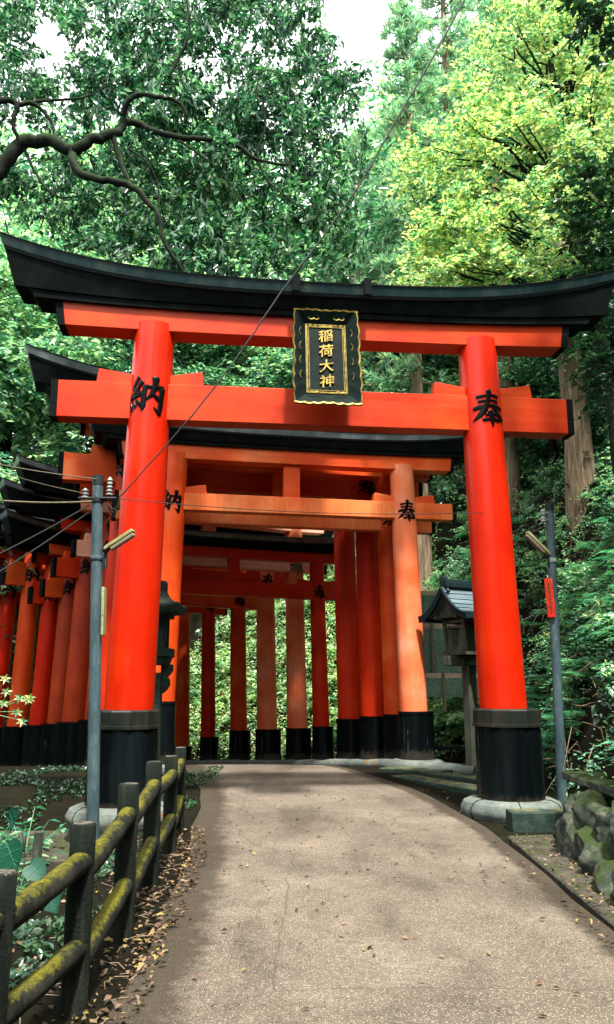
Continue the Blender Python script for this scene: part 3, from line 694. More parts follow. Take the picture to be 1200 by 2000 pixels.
for (w, h, t, off) in ((IW + .008, IH / 2 + .008, .007, -.036), (IW - .010, IH / 2 - .010, .011, -.030), (IW - .030, IH / 2 - .030, .006, -.036)):
    m = MB()
    for x0, x1, z0_, z1_ in ((-w - t, w + t, h, h + t), (-w - t, w + t, -h - t, -h), (-w - t, -w, -h, h), (w, w + t, -h, h)):
        vs = [pl(x, y, z + icz) for y in (off, -.022) for x, z in ((x0, z0_), (x1, z0_), (x1, z1_), (x0, z1_))]
        m.add(vs, [(0, 1, 2, 3), (7, 6, 5, 4), (0, 4, 5, 1), (1, 5, 6, 2), (2, 6, 7, 3), (3, 7, 4, 0)])
    m.build('gilt_border', M['gold'], board)
# scroll ornaments
m = MB()
for sx_, sz_, fl in ((-.16, -.075, 1), (.18, -.075, 1), (-.17, -1.27, -1), (.17, -1.27, -1)):
    for q in (1, -1):
        pts = []
        for i in range(12):
            a = i / 11 * 3.9; rr = .052 * (1 - i / 16)
            pts.append(pl(sx_ + q * (.045 - rr * math.cos(a)) , -.085, sz_ + fl * (-.02 + rr * math.sin(a) * -.7 + .0)))
        m.tube(pts, [.007] * 10 + [.010, .004], 6)
for sx_ in (-1, 1):
    for zz in (-.28, -.5, -.72, -.94):
        pts = [pl(sx_ * (.335 + .02 * math.sin(a)), -.075, zz - .08 + .035 * a) for a in [i * .4 for i in range(9)]]
        m.tube(pts, .005, 5)
m.build('scroll_ornament', M['gold'], board)
for i, ch in enumerate('稲荷大神'):
    cu = bpy.data.curves.new('lettering', 'FONT'); cu.body = ch; cu.size = .22; cu.extrude = .008; cu.offset = .002; cu.align_x = 'CENTER'; cu.align_y = 'CENTER'; cu.bevel_depth = .002
    to = bpy.data.objects.new('lettering', cu); COL.objects.link(to); bpy.context.view_layer.update()
    me = bpy.data.meshes.new_from_object(to); bpy.data.objects.remove(to); me.name = 'lettering'
    zc_ = icz + .345 - i * .23
    # brush-like slant and placement
    co = np.zeros(len(me.vertices) * 3); me.vertices.foreach_get('co', co); co = co.reshape(-1, 3)
    ctr = (co.max(0) + co.min(0)) / 2; co -= ctr * [1, 1, 0]
    new = [pl(x * .92, -.034 - z, zc_ + y * .88 + x * .16) for x, y, z in co]
    me.vertices.foreach_set('co', np.array(new, np.float64).reshape(-1)); me.materials.clear(); me.materials.append(M['gold']); me.update()
    o = bpy.data.objects.new('lettering', me); COL.objects.link(o); o.parent = board

# ---------------------------------------------------------------- log fence on the left
POSTS = [(-1.34, 2.3, -.08, .92), (-1.28, 3.52, -.08, .92), (-1.17, 4.42, -.05, .94), (-1.2, 5.62, -.04, .99), (-1.29, 7.0, -.03, 1.0), (-1.35, 8.3, -.02, .93), (-1.47, 9.6, 0, .9)]
fr = empty('log_fence', (-1.2, 4.4, 0)); tag(fr, 'low dark fence with mossy log rails along the left side of the path', 'fence')
def rel(p, r): return Vector(p) - r.location
for i, (x, y, z, h) in enumerate(POSTS):
    m = MB(); rad = .068 + random.uniform(-.004, .004); path = []; rr = []
    lean = random.uniform(-.012, .012)
    for j in range(9):
        t = j / 8; path.append(rel((x + lean * t, y, z - .25 + (h + .25) * t), fr)); rr.append(rad * (1.06 - .06 * t + random.uniform(-.025, .025)))
    path.append(path[-1] + Vector((0, 0, .012))); rr.append(rad * .86)
    m.tube(path, rr, 18, jitter=.035); m.build('post', M['wood_post'], fr, angle=60)
for i in range(len(POSTS) - 1):
    a, b = POSTS[i], POSTS[i + 1]
    for (fa, fb, r0) in ((.76, .82, .058), (.30, .38, .056)):
        p0 = Vector((a[0] + .01, a[1], a[2] + a[3] * fa)); p1 = Vector((b[0] + .01, b[1], b[2] + b[3] * fb))
        if i == 1: p0 = Vector((a[0], a[1], .64 if fa > .5 else .27))
        m = MB(); path = [rel(p0.lerp(p1, t / 10) + Vector((0, 0, -.008 * math.sin(t / 10 * math.pi))), fr) for t in range(11)]
        m.tube(path, [r0 * (1 + random.uniform(-.05, .05)) for _ in path], 16, jitter=.04); m.build('rail', M['wood_dark'], fr, angle=60)

# short stake behind the fence
sk = MB(); sk.tube([(-2.42, 7.6, -.7), (-2.43, 7.6, -.2), (-2.41, 7.6, .32)], [.05, .046, .042], 12, jitter=.06)
tag(sk.build('wooden_stake', M['lantern_wood']), 'short weathered wooden stake standing left of the fence', 'stake')
# plinth under the left base of the front gate
m = MB(); m.box((-2.75, 9.75, -.42), (2.3, 1.75, .50)); o = m.build('concrete_plinth', M['concrete'], bevel=.02); tag(o, 'low mossy concrete plinth carrying the left foot of the front gate', 'plinth')
m = MB(); m.box((2.72, 9.62, .0), (.82, .32, .42)); o = m.build('concrete_block', M['stone_dark'], bevel=.015); tag(o, 'dark concrete block at the foot of the front gate\'s right base ring', 'block')

# ---------------------------------------------------------------- stone wall on the right
wr = empty('stone_wall', (2.6, 7, 0)); tag(wr, 'sloping retaining wall of big mossy boulders beside the right edge of the path', 'stone wall')
import bmesh
def boulder(c, size, rot, seed):
    bm = bmesh.new(); bmesh.ops.create_icosphere(bm, subdivisions=4, radius=1)
    rs = np.random.default_rng(seed); Dn = rs.normal(size=(9, 3)); Dn /= np.linalg.norm(Dn, axis=1, keepdims=True); off = rs.uniform(.55, .85, 9)
    for v in bm.verts:
        p = np.array(v.co); 
        for d_, o_ in zip(Dn, off):
            q = p @ d_
            if q > o_: p = p - d_ * (q - o_) * .97
        p = p * (1 + .035 * math.sin(p[0] * 5.3 + p[1] * 4.1 + seed) + .03 * math.sin(p[0] * 9 + seed) * math.sin(p[1] * 8) + .02 * math.sin(p[2] * 21 + p[0] * 13))
        q_ = Vector(p); nz = mnoise.fractal(q_ * 2.2 + Vector((seed, 0, 0)), .8, 2.1, 5); p = p * (1 + .10 * nz)
        v.co = Vector(p)
    mt = Matrix.Translation(c) @ rot @ Matrix.Diagonal((*size, 1)); bm.transform(mt)
    vs = [tuple(v.co) for v in bm.verts]; fs = [tuple(v.index for v in f.verts) for f in bm.faces]; bm.free(); return vs, fs
mstone = MB(); mcore = MB(); sd = 0
for j in range(18):
    y = 2.6 + j * .40 + random.uniform(-.05, .05)
    if y > 9.25: break
    for kx, (t, hgt) in enumerate(((.12, .06), (.45, .30), (.85, .52))):
        xb = float(np.interp(y, [2, 6, 9.3], [2.32, 2.42, 2.72])); sd += 1
        yy = y + (.2 if kx == 1 else 0)
        sc = 1.0 if y < 8.2 else .7
        rot = (Matrix.Rotation(R(random.uniform(-40, -12)), 4, 'Y') @ Matrix.Rotation(R(random.uniform(-35, 35)), 4, 'X')).to_4x4()
        m_ = MB(); m_.add(*boulder((xb + t * .62 + random.uniform(-.04, .04), yy + random.uniform(-.09, .09), hgt * sc + random.uniform(-.04, .04)), (.24 * random.uniform(.7, 1.25), .30 * random.uniform(.7, 1.35), .25 * random.uniform(.75, 1.35)), rot, sd))
        m_.build('boulder', M['boulder'], wr, angle=50).location = -wr.location
m_ = MB()
for j in range(9):
    y = 2.4 + j * .82; 
    m_.box((3.06, y + random.uniform(-.02, .02), .64 + random.uniform(-.015, .015)), (.42, .76, .09), Matrix.Rotation(R(random.uniform(-3, 3)), 3, 'Z'))
m_.build('coping', M['boulder'], wr, bevel=.02).location = -wr.location

# ---------------------------------------------------------------- poles, lamps, wires
def lathe_ins(mb, c, n, r, h, axis=None):
    prof = [(r * .45, 0)]
    for i in range(n):
        z = h * i / n; prof += [(r * (.95 - .05 * i), z + .005), (r * (.9 - .05 * i), z + h / n * .35), (r * .45, z + h / n * .6)]
    prof.append((r * .3, h)); mb.lathe(prof, c, 16)
def tube_lamp(parent, c, end, w, gear='lamp'):
    """street lamp: long shade with a dull cover below, on a curved bracket"""
    c = Vector(c); end = Vector(end); d = (end - c); L = d.length; d.normalize(); side = d.cross(Vector((0, 0, 1))).normalized(); upv = side.cross(d)
    rot = Matrix((d, side, upv)).transposed()
    m = MB(); m.box(c + d * L * .5 + upv * .022, (L, w, .03), rot); m.box(c + d * L * .5 + upv * .045, (L * .96, w * .6, .02), rot); s = m.build('lamp_shade', M['lampshade'], parent, bevel=.008)
    m = MB(); m.box(c + d * L * .56 - upv * .018, (L * .80, w * .86, .045), rot); m.build('lamp_cover', M['diffuser'], parent, bevel=.012)
    return s
# left pole
b0 = Vector((-2.16, 8.62, -.55)); t0 = Vector((-2.37, 8.7, 3.93))
po = empty('utility_pole', b0); tag(po, 'grey steel utility pole with insulators and a slanted lamp, left of the fence', 'utility pole')
ax = lambda z: b0.lerp(t0, (z - b0.z) / (t0.z - b0.z)) - b0
m = MB(); m.tube([ax(z) for z in (-.55, 1, 2.5, 3.83)], [.066, .064, .061, .058], 20); m.build('pole', M['pole'], po)
m = MB(); m.tube([ax(3.82), ax(3.93)], .063, 20); m.build('pole_cap', M['metal_dark'], po)
m = MB(); lathe_ins(m, ax(3.72) + Vector((-.135, -.02, -.05)), 3, .045, .11); m.build('insulator', M['porcelain'], po)
m = MB(); lathe_ins(m, ax(3.70) + Vector((.135, -.02, -.0)), 5, .04, .21); m.build('insulator', M['porcelain'], po)
m = MB(); m.tube([ax(3.66) + Vector((-.20, -.05, 0)), ax(3.66) + Vector((.22, -.05, 0))], .014, 8); m.tube([ax(3.66) + Vector((.13, -.02, -.02)), ax(3.66) + Vector((.14, -.02, .05))], .01, 6)
m.lathe([(.07, 0), (.072, .03), (.07, .05)], ax(3.62), 16); m.build('cross_arm', M['metal_dark'], po)
m = MB(); m.lathe([(.068, 0), (.072, .008), (.072, .04), (.068, .048)], ax(2.96), 16); m.box(ax(2.99) + Vector((.09, 0, -.02)), (.04, .05, .16)); m.build('clamp', M['pole'], po)
m = MB(); m.tube([ax(2.86) + Vector((.08, -.02, 0)), ax(2.98) + Vector((.085, -.02, 0)), ax(3.05) + Vector((.11, -.03, 0)), ax(3.08) + Vector((.15, -.04, .01))], .018, 8); m.build('bracket', M['metal_dark'], po)
tube_lamp(po, ax(3.06) + Vector((.11, -.04, .0)), ax(3.26) + Vector((.44, -.10, .0)), .075)
m = MB(); m.box(ax(2.40) + Vector((.085, .0, 0)), (.03, .12, .52), Matrix.Rotation(R(-2), 3, 'Y')); m.build('side_plate', M['lampshade'], po, bevel=.004)
m = MB()
for q in range(5):
    a = [ax(3.66) + Vector((.07 + .02 * q, -.03, -.03 * q)), ax(3.52) + Vector((.13 + .03 * q, -.05, .03 * math.sin(q * 2.1))), ax(3.44) + Vector((.20, -.04, .03 * q)), ax(3.56) + Vector((.26, -.04, .02 * q)), ax(3.70) + Vector((.25, -.03, 0))]
    m.tube(a, .0045, 5)
m.build('jumper_wires', M['cable'], po)
# right pole
b1 = Vector((3.32, 10.9, .0)); t1 = Vector((3.40, 10.85, 4.10))
pr = empty('utility_pole', b1); tag(pr, 'slim grey steel pole with a small lamp and red sign, right of the front gate', 'utility pole')
ax1 = lambda z: b1.lerp(t1, (z - b1.z) / (t1.z - b1.z)) - b1
m = MB(); m.tube([ax1(z) for z in (0, 1.2, 2.8, 4.02)], [.068, .064, .060, .056], 20); m.build('pole', M['pole'], pr)
m = MB(); m.tube([ax1(4.0), ax1(4.10)], .064, 20); m.build('pole_cap', M['metal_dark'], pr)
for k_, zz in enumerate((4.0, 3.9)):
    m = MB(); m.lathe([(.02, -.04), (.038, -.03), (.03, 0), (.04, .01), (.02, .04)], ax1(zz) + Vector((-.11, -.04, -.03)), 12); m.tube([ax1(zz) + Vector((0, -.03, -.03)), ax1(zz) + Vector((-.11, -.04, -.03))], .01, 6); m.build('insulator', M['porcelain'], pr)
m = MB(); m.lathe([(.066, 0), (.07, .01), (.07, .05), (.066, .06)], ax1(3.27), 16); m.build('clamp', M['porcelain'], pr)
m = MB(); m.tube([ax1(3.20) + Vector((-.05, -.03, 0)), ax1(3.32) + Vector((-.06, -.04, 0)), ax1(3.36) + Vector((-.09, -.05, 0))], .016, 8); m.build('bracket', M['metal_dark'], pr)
tube_lamp(pr, ax1(3.36) + Vector((-.06, -.05, 0)), ax1(3.66) + Vector((-.38, -.12, 0)), .075)
sgn = MB(); rs_ = Matrix.Rotation(R(-2), 3, 'Y') @ Matrix.Rotation(R(-24), 3, 'Z'); sgn.box(ax1(2.78) + Vector((-.07, -.075, 0)), (.105, .012, .53), rs_)
sg = sgn.build('sign_board', M['red_sign'], pr, bevel=.002)
m = MB(); c0 = ax1(2.78) + Vector((-.07, -.075, 0))
for (u, v, w, h) in ((0, .21, .030, .012), (0, .19, .04, .012), (-.006, .17, .012, .05), (.010, .165, .012, .04), (0, .145, .045, .011), (0, .10, .036, .05), (.024, .052, .012, .03), (-.004, .03, .028, .022), (.018, .0, .010, .02), (-.002, -.02, .014, .03), (.016, -.03, .022, .010), (.0, -.055, .012, .05), (.018, -.065, .026, .01), (.0, -.12, .036, .010), (.0, -.135, .028, .03), (.002, -.165, .040, .010), (0, -.20, .012, .06), (.012, -.19, .010, .04)):
    m.box(c0 + rs_ @ Vector((u * .8, -.008, v * .95)), (w * .8, .004, h), rs_)
m.build('sign_lettering', M['sign_ink'], sg)
m = MB(); m.tube([ax1(2.72), ax1(2.55) + Vector((-.32, .02, -.02)), ax1(2.40) + Vector((-.62, .05, -.02))], .010, 6); m.build('stay_rod', M['metal_dark'], pr)

def wire(name, a, b, sag, r, label, mat='cable', cat='cable', n=30, group=None):
    a, b = Vector(a), Vector(b); m = MB(); c = a.copy()
    pts = [a.lerp(b, i / n) + Vector((0, 0, -4 * sag * (i / n) * (1 - i / n))) - c for i in range(n + 1)]
    m.tube(pts, r, 6); o = m.build(name, M[mat]); o.location = c
    return tag(o, label, cat, group)
pt = lambda z, x=0, y=0: Vector(ax(z)) + b0 + Vector((x, y, 0))
cb0 = pt(3.68, .26, -.03); cbp = [cb0, at(380, 808, 8.85), at(470, 690, 9.1), at(550, 568, 9.35), at(630, 465, 9.5), at(705, 360, 9.6), at(765, 250, 9.7), at(830, 140, 9.8), at(905, 5, 9.9), at(960, -110, 10.0)]
m = MB(); P = []
for i in range(len(cbp) - 1):
    for t in range(6): P.append(cbp[i].lerp(cbp[i + 1], t / 6))
P.append(cbp[-1])
for _ in range(5): P = [P[0]] + [(P[i - 1] + P[i] * 2 + P[i + 1]) / 4 for i in range(1, len(P) - 1)] + [P[-1]]
m.tube([p - cb0 + Vector((.004 * math.sin(i * 2.4), 0, .004 * math.cos(i * 2.4))) for i, p in enumerate(P)], [.008 + .008 * (i / len(P)) for i in range(len(P))], 7); o = m.build('overhead_cable', M['cable']); o.location = cb0
tag(o, 'thick black cable climbing diagonally from the left pole past the plaque to the treetops', 'cable')
wire('overhead_wire', pt(3.66, .24, -.03), at(1062, 994, 10.75), .12, .005, 'thin wire strung level between the two poles in front of the second gate', 'cable')
wire('overhead_wire', pt(3.88, -.0, -.06), at(-60, 895, 8.0), .02, .006, 'upper pale wire running left from the top of the left pole', 'wire')
wire('overhead_wire', pt(3.72, -.13, -.03), at(-60, 900, 7.4), .03, .005, 'pair like second wire running left from the small left insulator', 'wire')
wire('overhead_wire', pt(3.62, -.05, -.06), at(-60, 972, 7.6), .03, .011, 'thickest pale wire running almost level left from the pole clamp', 'wire')
wire('overhead_wire', pt(3.58, -.08, -.05), at(-40, 1100, 7.2), .02, .007, 'upper of two black wires slanting down left from the left pole', 'cable')
wire('overhead_wire', pt(3.50, -.08, -.05), at(-40, 1140, 7.2), .02, .007, 'lower of two black wires slanting down left from the left pole', 'cable')

# ---------------------------------------------------------------- roofed wooden lantern, right
lr = empty('wooden_lantern', (2.96, 14.9, .10), R(32)); lr.scale = (.98, .98, 1.03); tag(lr, 'tall wooden lantern with a curved copper roof, half behind the front gate\'s right pillar', 'lantern')
m = MB(); m.box((.03, 0, .85), (.19, .19, 2.1)); m.build('post', M['lantern_wood'], lr, bevel=.012)
m = MB(); m.box((0, 0, 1.90), (1.06, .16, .17)); m.box((0, 0, 1.905), (.16, 1.0, .165)); m.build('cross_arm', M['lantern_wood'], lr, bevel=.01)
m = MB(); m.box((0, 0, 2.03), (.74, .74, .06)); m.box((0, 0, 2.075), (.62, .62, .03)); m.build('platform', M['plank'] if False else M['lantern_wood'], lr, bevel=.006)
bxm = MB(); T_ = lambda z: .24 + .06 * (z - 2.09) / .52
for sx_, sy_ in ((1, 1), (1, -1), (-1, 1), (-1, -1)):
    bxm.prism([(sx_ * T_(2.09) - .03, 2.09), (sx_ * T_(2.09) + .03, 2.09), (sx_ * T_(2.64) + .03, 2.64), (sx_ * T_(2.64) - .03, 2.64)], sy_ * .27 - .03, sy_ * .27 + .03)
for z, h in ((2.13, .08), (2.50, .05), (2.60, .07)):
    for q in (1, -1):
        bxm.box((0, q * T_(z), z), (2 * T_(z), .04, h)); bxm.box((q * T_(z), 0, z), (.04, 2 * T_(z), h))
for q in (1, -1):
    for u in (-1, 1):
        bxm.box((u * .15, q * .255, 2.32), (.14, .02, .34)); bxm.box((q * .255, u * .15, 2.32), (.02, .14, .34))
    for u in (-.04, .0, .04):
        bxm.box((u, q * .25, 2.32), (.012, .012, .30)); bxm.box((q * .25, u, 2.32), (.012, .012, .30))
bx_ = bxm.build('lantern_box', M['lantern_wood'], lr, bevel=.004)
def roof_z(y):   # curved slope, ridge along x
    t = min(abs(y) / .62, 1.0); return 3.20 - .52 * (1 - (1 - t) ** 1.7) * 1.0 + .03 * t ** 3
m = MB(); ny = 18; Lr = .56
rings = []
for i in range(ny + 1):
    y = -.62 + 1.24 * i / ny; z = roof_z(y); rings.append([(-Lr, y, z), (Lr, y, z), (Lr, y, z - .035), (-Lr, y, z - .035)])
m.loft(rings); rf_ = m.build('roof', M['lantern_roof'], lr)
m = MB()
for s_ in (1, -1):
    for k_ in range(1, 7):
        y = s_ * .62 * k_ / 7.0; m.box((0, y, roof_z(y) + .004), (2 * Lr + .004, .012, .012))
m.build('roof_seam', M['lantern_edge'], rf_)
m = MB()
for q in (1, -1):
    rings = []
    for i in range(ny + 1):
        y = -.66 + 1.32 * i / ny; z = roof_z(y * .94); rings.append([(q * (Lr + .0), y, z + .006), (q * (Lr + .06), y, z + .006), (q * (Lr + .04), y, z - .11), (q * (Lr - .02), y, z - .11)])
    m.loft(rings)
for q in (1, -1):
    m.box((0, q * .63, roof_z(.62) - .045), (2 * Lr + .06, .05, .11))
m.build('roof_edge', M['lantern_edge'], rf_)
m = MB(); m.box((0, 0, 3.25), (2 * Lr - .1, .14, .10)); m.box((0, 0, 3.32), (2 * Lr - .02, .09, .05))
for q in (1, -1): m.box((q * (Lr - .04), 0, 3.30), (.05, .17, .17)); m.tube([(q * (Lr - .04), -.09, 3.16), (q * (Lr - .04), -.14, 3.10)], .035, 8)
m.build('ridge', M['lantern_edge'], rf_, bevel=.01)
m = MB()
for k_ in range(11):
    x = -.50 + k_ * .10
    for q in (1, -1): m.box((x, q * .42, 2.70 + .02), (.035, .34, .035), Matrix.Rotation(R(-q * 14), 3, 'X'))
for q in (1, -1):
    m.prism([(-.30, 2.66), (.30, 2.66), (0, 3.12)], 0, .03, lambda v: Vector((q * (.40 + v.y), v.x, v.z)))
    m.box((0, q * .28, 2.67), (1.04, .06, .07))
m.build('rafters', M['lantern_wood'], rf_)

# stone lantern half behind the left pillar of the front gate
ls = empty('stone_lantern', (-2.26, 12.0, -.05)); tag(ls, 'dark stone lantern with a mossy cap, half hidden behind the front gate\'s left pillar', 'lantern')
m = MB(); m.box((.0, 0, .9), (.22, .22, 1.9)); m.box((0, 0, .05), (.5, .5, .25)); m.build('post', M['stone_dark'], ls, bevel=.012)
m = MB(); m.box((0, 0, 2.14), (.50, .50, .13)); m.box((0, 0, 2.02), (.38, .38, .12), None, 1.2); m.build('platform', M['stone_dark'], ls, bevel=.012)
m = MB()
for q in (1, -1):
    m.prism([(q * .10, 1.97), (q * .27, 1.97), (q * .27, 1.88), (q * .23, 1.82), (q * .20, 1.79), (q * .23, 1.74), (q * .235, 1.68), (q * .20, 1.61), (q * .15, 1.56), (q * .10, 1.54)], -.06, .06)
m.build('scroll_bracket', M['stone_dark'], ls, bevel=.008)
m = MB(); m.lathe([(.205, 2.20), (.215, 2.66)], (0, 0, 0), 4, R(45)); 
for q in (1, -1):
    for a_, b_ in ((-.13, .03), (.13, .03)):
        m.box((a_, q * .16, 2.43), (.035, .03, .44)); m.box((q * .16, a_, 2.43), (.03, .035, .44))
m.build('fire_box', M['stone_dark'], ls, bevel=.006)
m = MB(); m.box((0, 0, 2.69), (.46, .46, .08)); rings = []
for hw, z in ((.37, 2.70), (.40, 2.80), (.385, 2.83), (.28, 2.88), (.17, 2.97), (.13, 3.05)):
    rings.append([(-hw, -hw, z + (.03 if hw > .3 else 0)), (0, -hw, z), (hw, -hw, z + (.03 if hw > .3 else 0)), (hw, 0, z), (hw, hw, z + (.03 if hw > .3 else 0)), (0, hw, z), (-hw, hw, z + (.03 if hw > .3 else 0)), (-hw, 0, z)])
m.loft(rings); m.build('cap', M['stone_dark'], ls, bevel=.006)
m = MB(); m.lathe([(.13, 3.0), (.15, 3.05), (.15, 3.18), (.13, 3.21)], (0, 0, 0), 18); m.build('finial', M['stone_dark'], ls)

# netted bank fences behind the wooden lantern
def net_fence(pts, htop, hb, label):
    r_ = empty('net_fence', pts[0]); tag(r_, label, 'fence')
    m = MB(); pp = [Vector(p) for p in pts]; 
    for a, b in zip(pp[:-1], pp[1:]):
        d = (b - a); L = d.length; c = (a + b) / 2 + Vector((0, 0, htop)); q = d.to_track_quat('X', 'Z').to_matrix()
        m.box(c - pp[0], (L, .05, .10), q)
    m.build('rail', M['plank'], r_)
    m = MB()
    for a, b in zip(pp[:-1], pp[1:]):
        vs = [a - pp[0] + Vector((0, 0, hb)), b - pp[0] + Vector((0, 0, hb)), b - pp[0] + Vector((0, 0, htop - .05)), a - pp[0] + Vector((0, 0, htop - .05))]
        off = Vector((0, -.03, 0)); vs2 = [v + off for v in vs]; vs1 = [v + off * .5 for v in vs]
        m.add(vs1 + vs2, [(0, 1, 2, 3), (7, 6, 5, 4), (0, 4, 5, 1), (1, 5, 6, 2), (2, 6, 7, 3), (3, 7, 4, 0)])
    m.build('net', M['net'], r_)
    for p in pp:
        m = MB(); m.tube([p - pp[0] + Vector((0, -.07, hb - .3)), p - pp[0] + Vector((0, -.07, htop + .06))], .035, 8, jitter=.06); m.build('post', M['bark'], r_)
p_ = lambda x, y, Y: tuple(at(x, y, Y))
net_fence([p_(800, 1330, 18.2), p_(846, 1330, 18.2), p_(960, 1330, 18.4)], 1.22, .0, 'upper green net fence with a bleached top rail left of the wooden lantern')
net_fence([p_(790, 1450, 17.6), p_(870, 1450, 17.6), p_(960, 1450, 17.8)], 1.40, .95, 'lower green net fence with a pale rail behind the wooden lantern\'s post')
net_fence([p_(790, 1235, 19.4), p_(866, 1235, 19.4)], .95, .1, 'small top net fence with a pale board above the wooden lantern\'s roof')
m = MB(); m.box((3.0, 15.9, .45), (1.6, .06, .07)); m.box((3.0, 15.9, .12), (1.6, .06, .07)); m.box((2.35, 15.9, .25), (.09, .09, .6)); m.box((3.75, 15.9, .25), (.09, .09, .6))
tag(m.build('guard_rail', M['wood_post'], bevel=.008), 'low dark wooden guard rail behind the foot of the wooden lantern', 'railing')
# stone kerb stones along the foot of the right hand pillars, and slabs of the drain
m = MB(); kp = [(2.9, 14.3), (2.3, 14.75), (1.6, 15.2), (1.1, 16.0), (.7, 16.9), (.2, 17.8), (-.6, 18.6), (-1.5, 19.4), (-2.4, 20.1), (-3.6, 20.9)]
pts = resample(kp, 40)
m.tube([(x, y, float(z_long(y)) + .03) for x, y in pts], [.11 + random.uniform(-.015, .015) for _ in pts], 10)
o = m.build('kerb', M['stone'], angle=60); tag(o, kind='structure')
m = MB()
for (x, y, w, l, a) in ((2.2, 12.9, .45, 2.6, 28), (2.6, 13.6, .4, 2.2, 35), (3.2, 13.3, .5, 1.6, 10), (1.9, 14.5, .5, 1.2, 55)):
    m.box((x, y, float(z_long(y)) - .02), (w, l, .16), Matrix.Rotation(R(a), 3, 'Z'))
tag(m.build('drain_stones', M['stone_dark'], bevel=.02), 'dark flat drain stones between the path bend and the wooden lantern', 'drain')
o = MB(); o.box((2.56, 14.6, .14), (.85, .5, .14)); tag(o.build('stone_slab', M['stone'], bevel=.03), 'pale stone slab at the foot of the second gate\'s right pillar', 'slab')

# ---------------------------------------------------------------- trees
def trunk_mesh(name, mat, parent, path, rad, n=20, jit=.04):
    m = MB(); m.tube(path, rad, n, jitter=jit); return m.build(name, mat, parent, angle=70)

# the big evergreen whose mossy limb reaches in from the left, behind the front gate
LIMBS = [
 ([(-330, 560, 11.6), (-220, 460, 11.6), (-90, 392, 11.8), (0, 330, 12), (40, 283, 12), (90, 274, 12), (140, 294, 12), (175, 272, 12), (222, 262, 12.1), (242, 238, 12.2)], .15, .07),
 ([(242, 238, 12.2), (270, 240, 12.4), (300, 256, 12.6), (350, 268, 12.8), (400, 272, 12.9), (460, 284, 13), (505, 312, 13), (565, 322, 13)], .07, .02),
 ([(240, 225, 12.1), (252, 196, 12), (275, 184, 12), (315, 190, 11.9), (350, 200, 11.9), (366, 226, 11.9)], .055, .02),
 ([(140, 292, 12), (150, 332, 11.9), (190, 350, 11.8), (250, 360, 11.8), (285, 390, 11.8), (312, 425, 11.8), (320, 470, 11.8), (352, 522, 11.9), (365, 560, 12)], .075, .022),
 ([(222, 268, 12.1), (236, 318, 12.1), (252, 352, 12.0), (256, 366, 11.9)], .05, .03),
 ([(48, 292, 12), (66, 330, 12), (95, 372, 11.9), (125, 386, 11.9), (165, 380, 11.9)], .028, .008),
 ([(-60, 205, 11.6), (0, 196, 11.7), (28, 198, 11.8), (34, 212, 11.8), (26, 235, 11.8), (36, 272, 11.9)], .065, .03),
 ([(34, 206, 11.8), (64, 202, 11.9), (92, 226, 12), (104, 250, 12), (106, 272, 12)], .045, .014),
 ([(60, 200, 11.9), (110, 195, 12.1), (165, 190, 12.3), (215, 165, 12.5)], .03, .01),
 ([(505, 312, 13), (520, 350, 13), (560, 385, 13), (610, 420, 13.1)], .022, .008),
 ([(350, 275, 12.8), (400, 310, 12.8), (450, 360, 12.8), (500, 430, 12.9)], .024, .008),
 ([(250, 290, 12.1), (290, 320, 12.1), (310, 370, 12.2), (305, 430, 12.2)], .02, .008),
 ([(330, 150, 12.6), (350, 110, 12.8), (370, 60, 13), (365, 0, 13.2)], .03, .012),
 ([(500, 300, 13), (520, 240, 13), (500, 180, 13), (520, 120, 13.1)], .022, .008),
]
ta = Vector((-7.5, 11.2, -.5)); t1r = empty('evergreen_tree', ta)
tag(t1r, 'big glossy leaved evergreen whose thick mossy limb reaches in from the upper left', 'tree')
join = at(-330, 560, 11.6)
trunk_mesh('trunk', M['bark_moss'], t1r, [Vector((0, 0, 0)), Vector((.2, 0, 2.5)), Vector((.5, .1, 4.6)), join - ta, join - ta + Vector((-.3, .5, 3.5))], [.42, .34, .30, .24, .12])
for pts_, ra, rb_ in LIMBS:
    P = [at(p[0], p[1], min(p[2], 12.4) - .35) - ta for p in pts_]; Q = []
    for i in range(len(P) - 1):
        p0, p1, p2, p3 = P[max(i - 1, 0)], P[i], P[i + 1], P[min(i + 2, len(P) - 1)]
        for j in range(5):
            t = j / 5; Q.append(.5 * ((2 * p1) + (p2 - p0) * t + (2 * p0 - 5 * p1 + 4 * p2 - p3) * t * t + (3 * p1 - p0 - 3 * p2 + p3) * t ** 3))
    Q.append(P[-1]); nq = len(Q)
    Q = [q + Vector((random.gauss(0, ra * .12), random.gauss(0, ra * .12), random.gauss(0, ra * .12))) for q in Q]
    m = MB(); m.tube(Q, [ra + (rb_ - ra) * i / nq for i in range(nq)], 12, jitter=.05); m.build('limb', M['bark_moss'], t1r, angle=80)
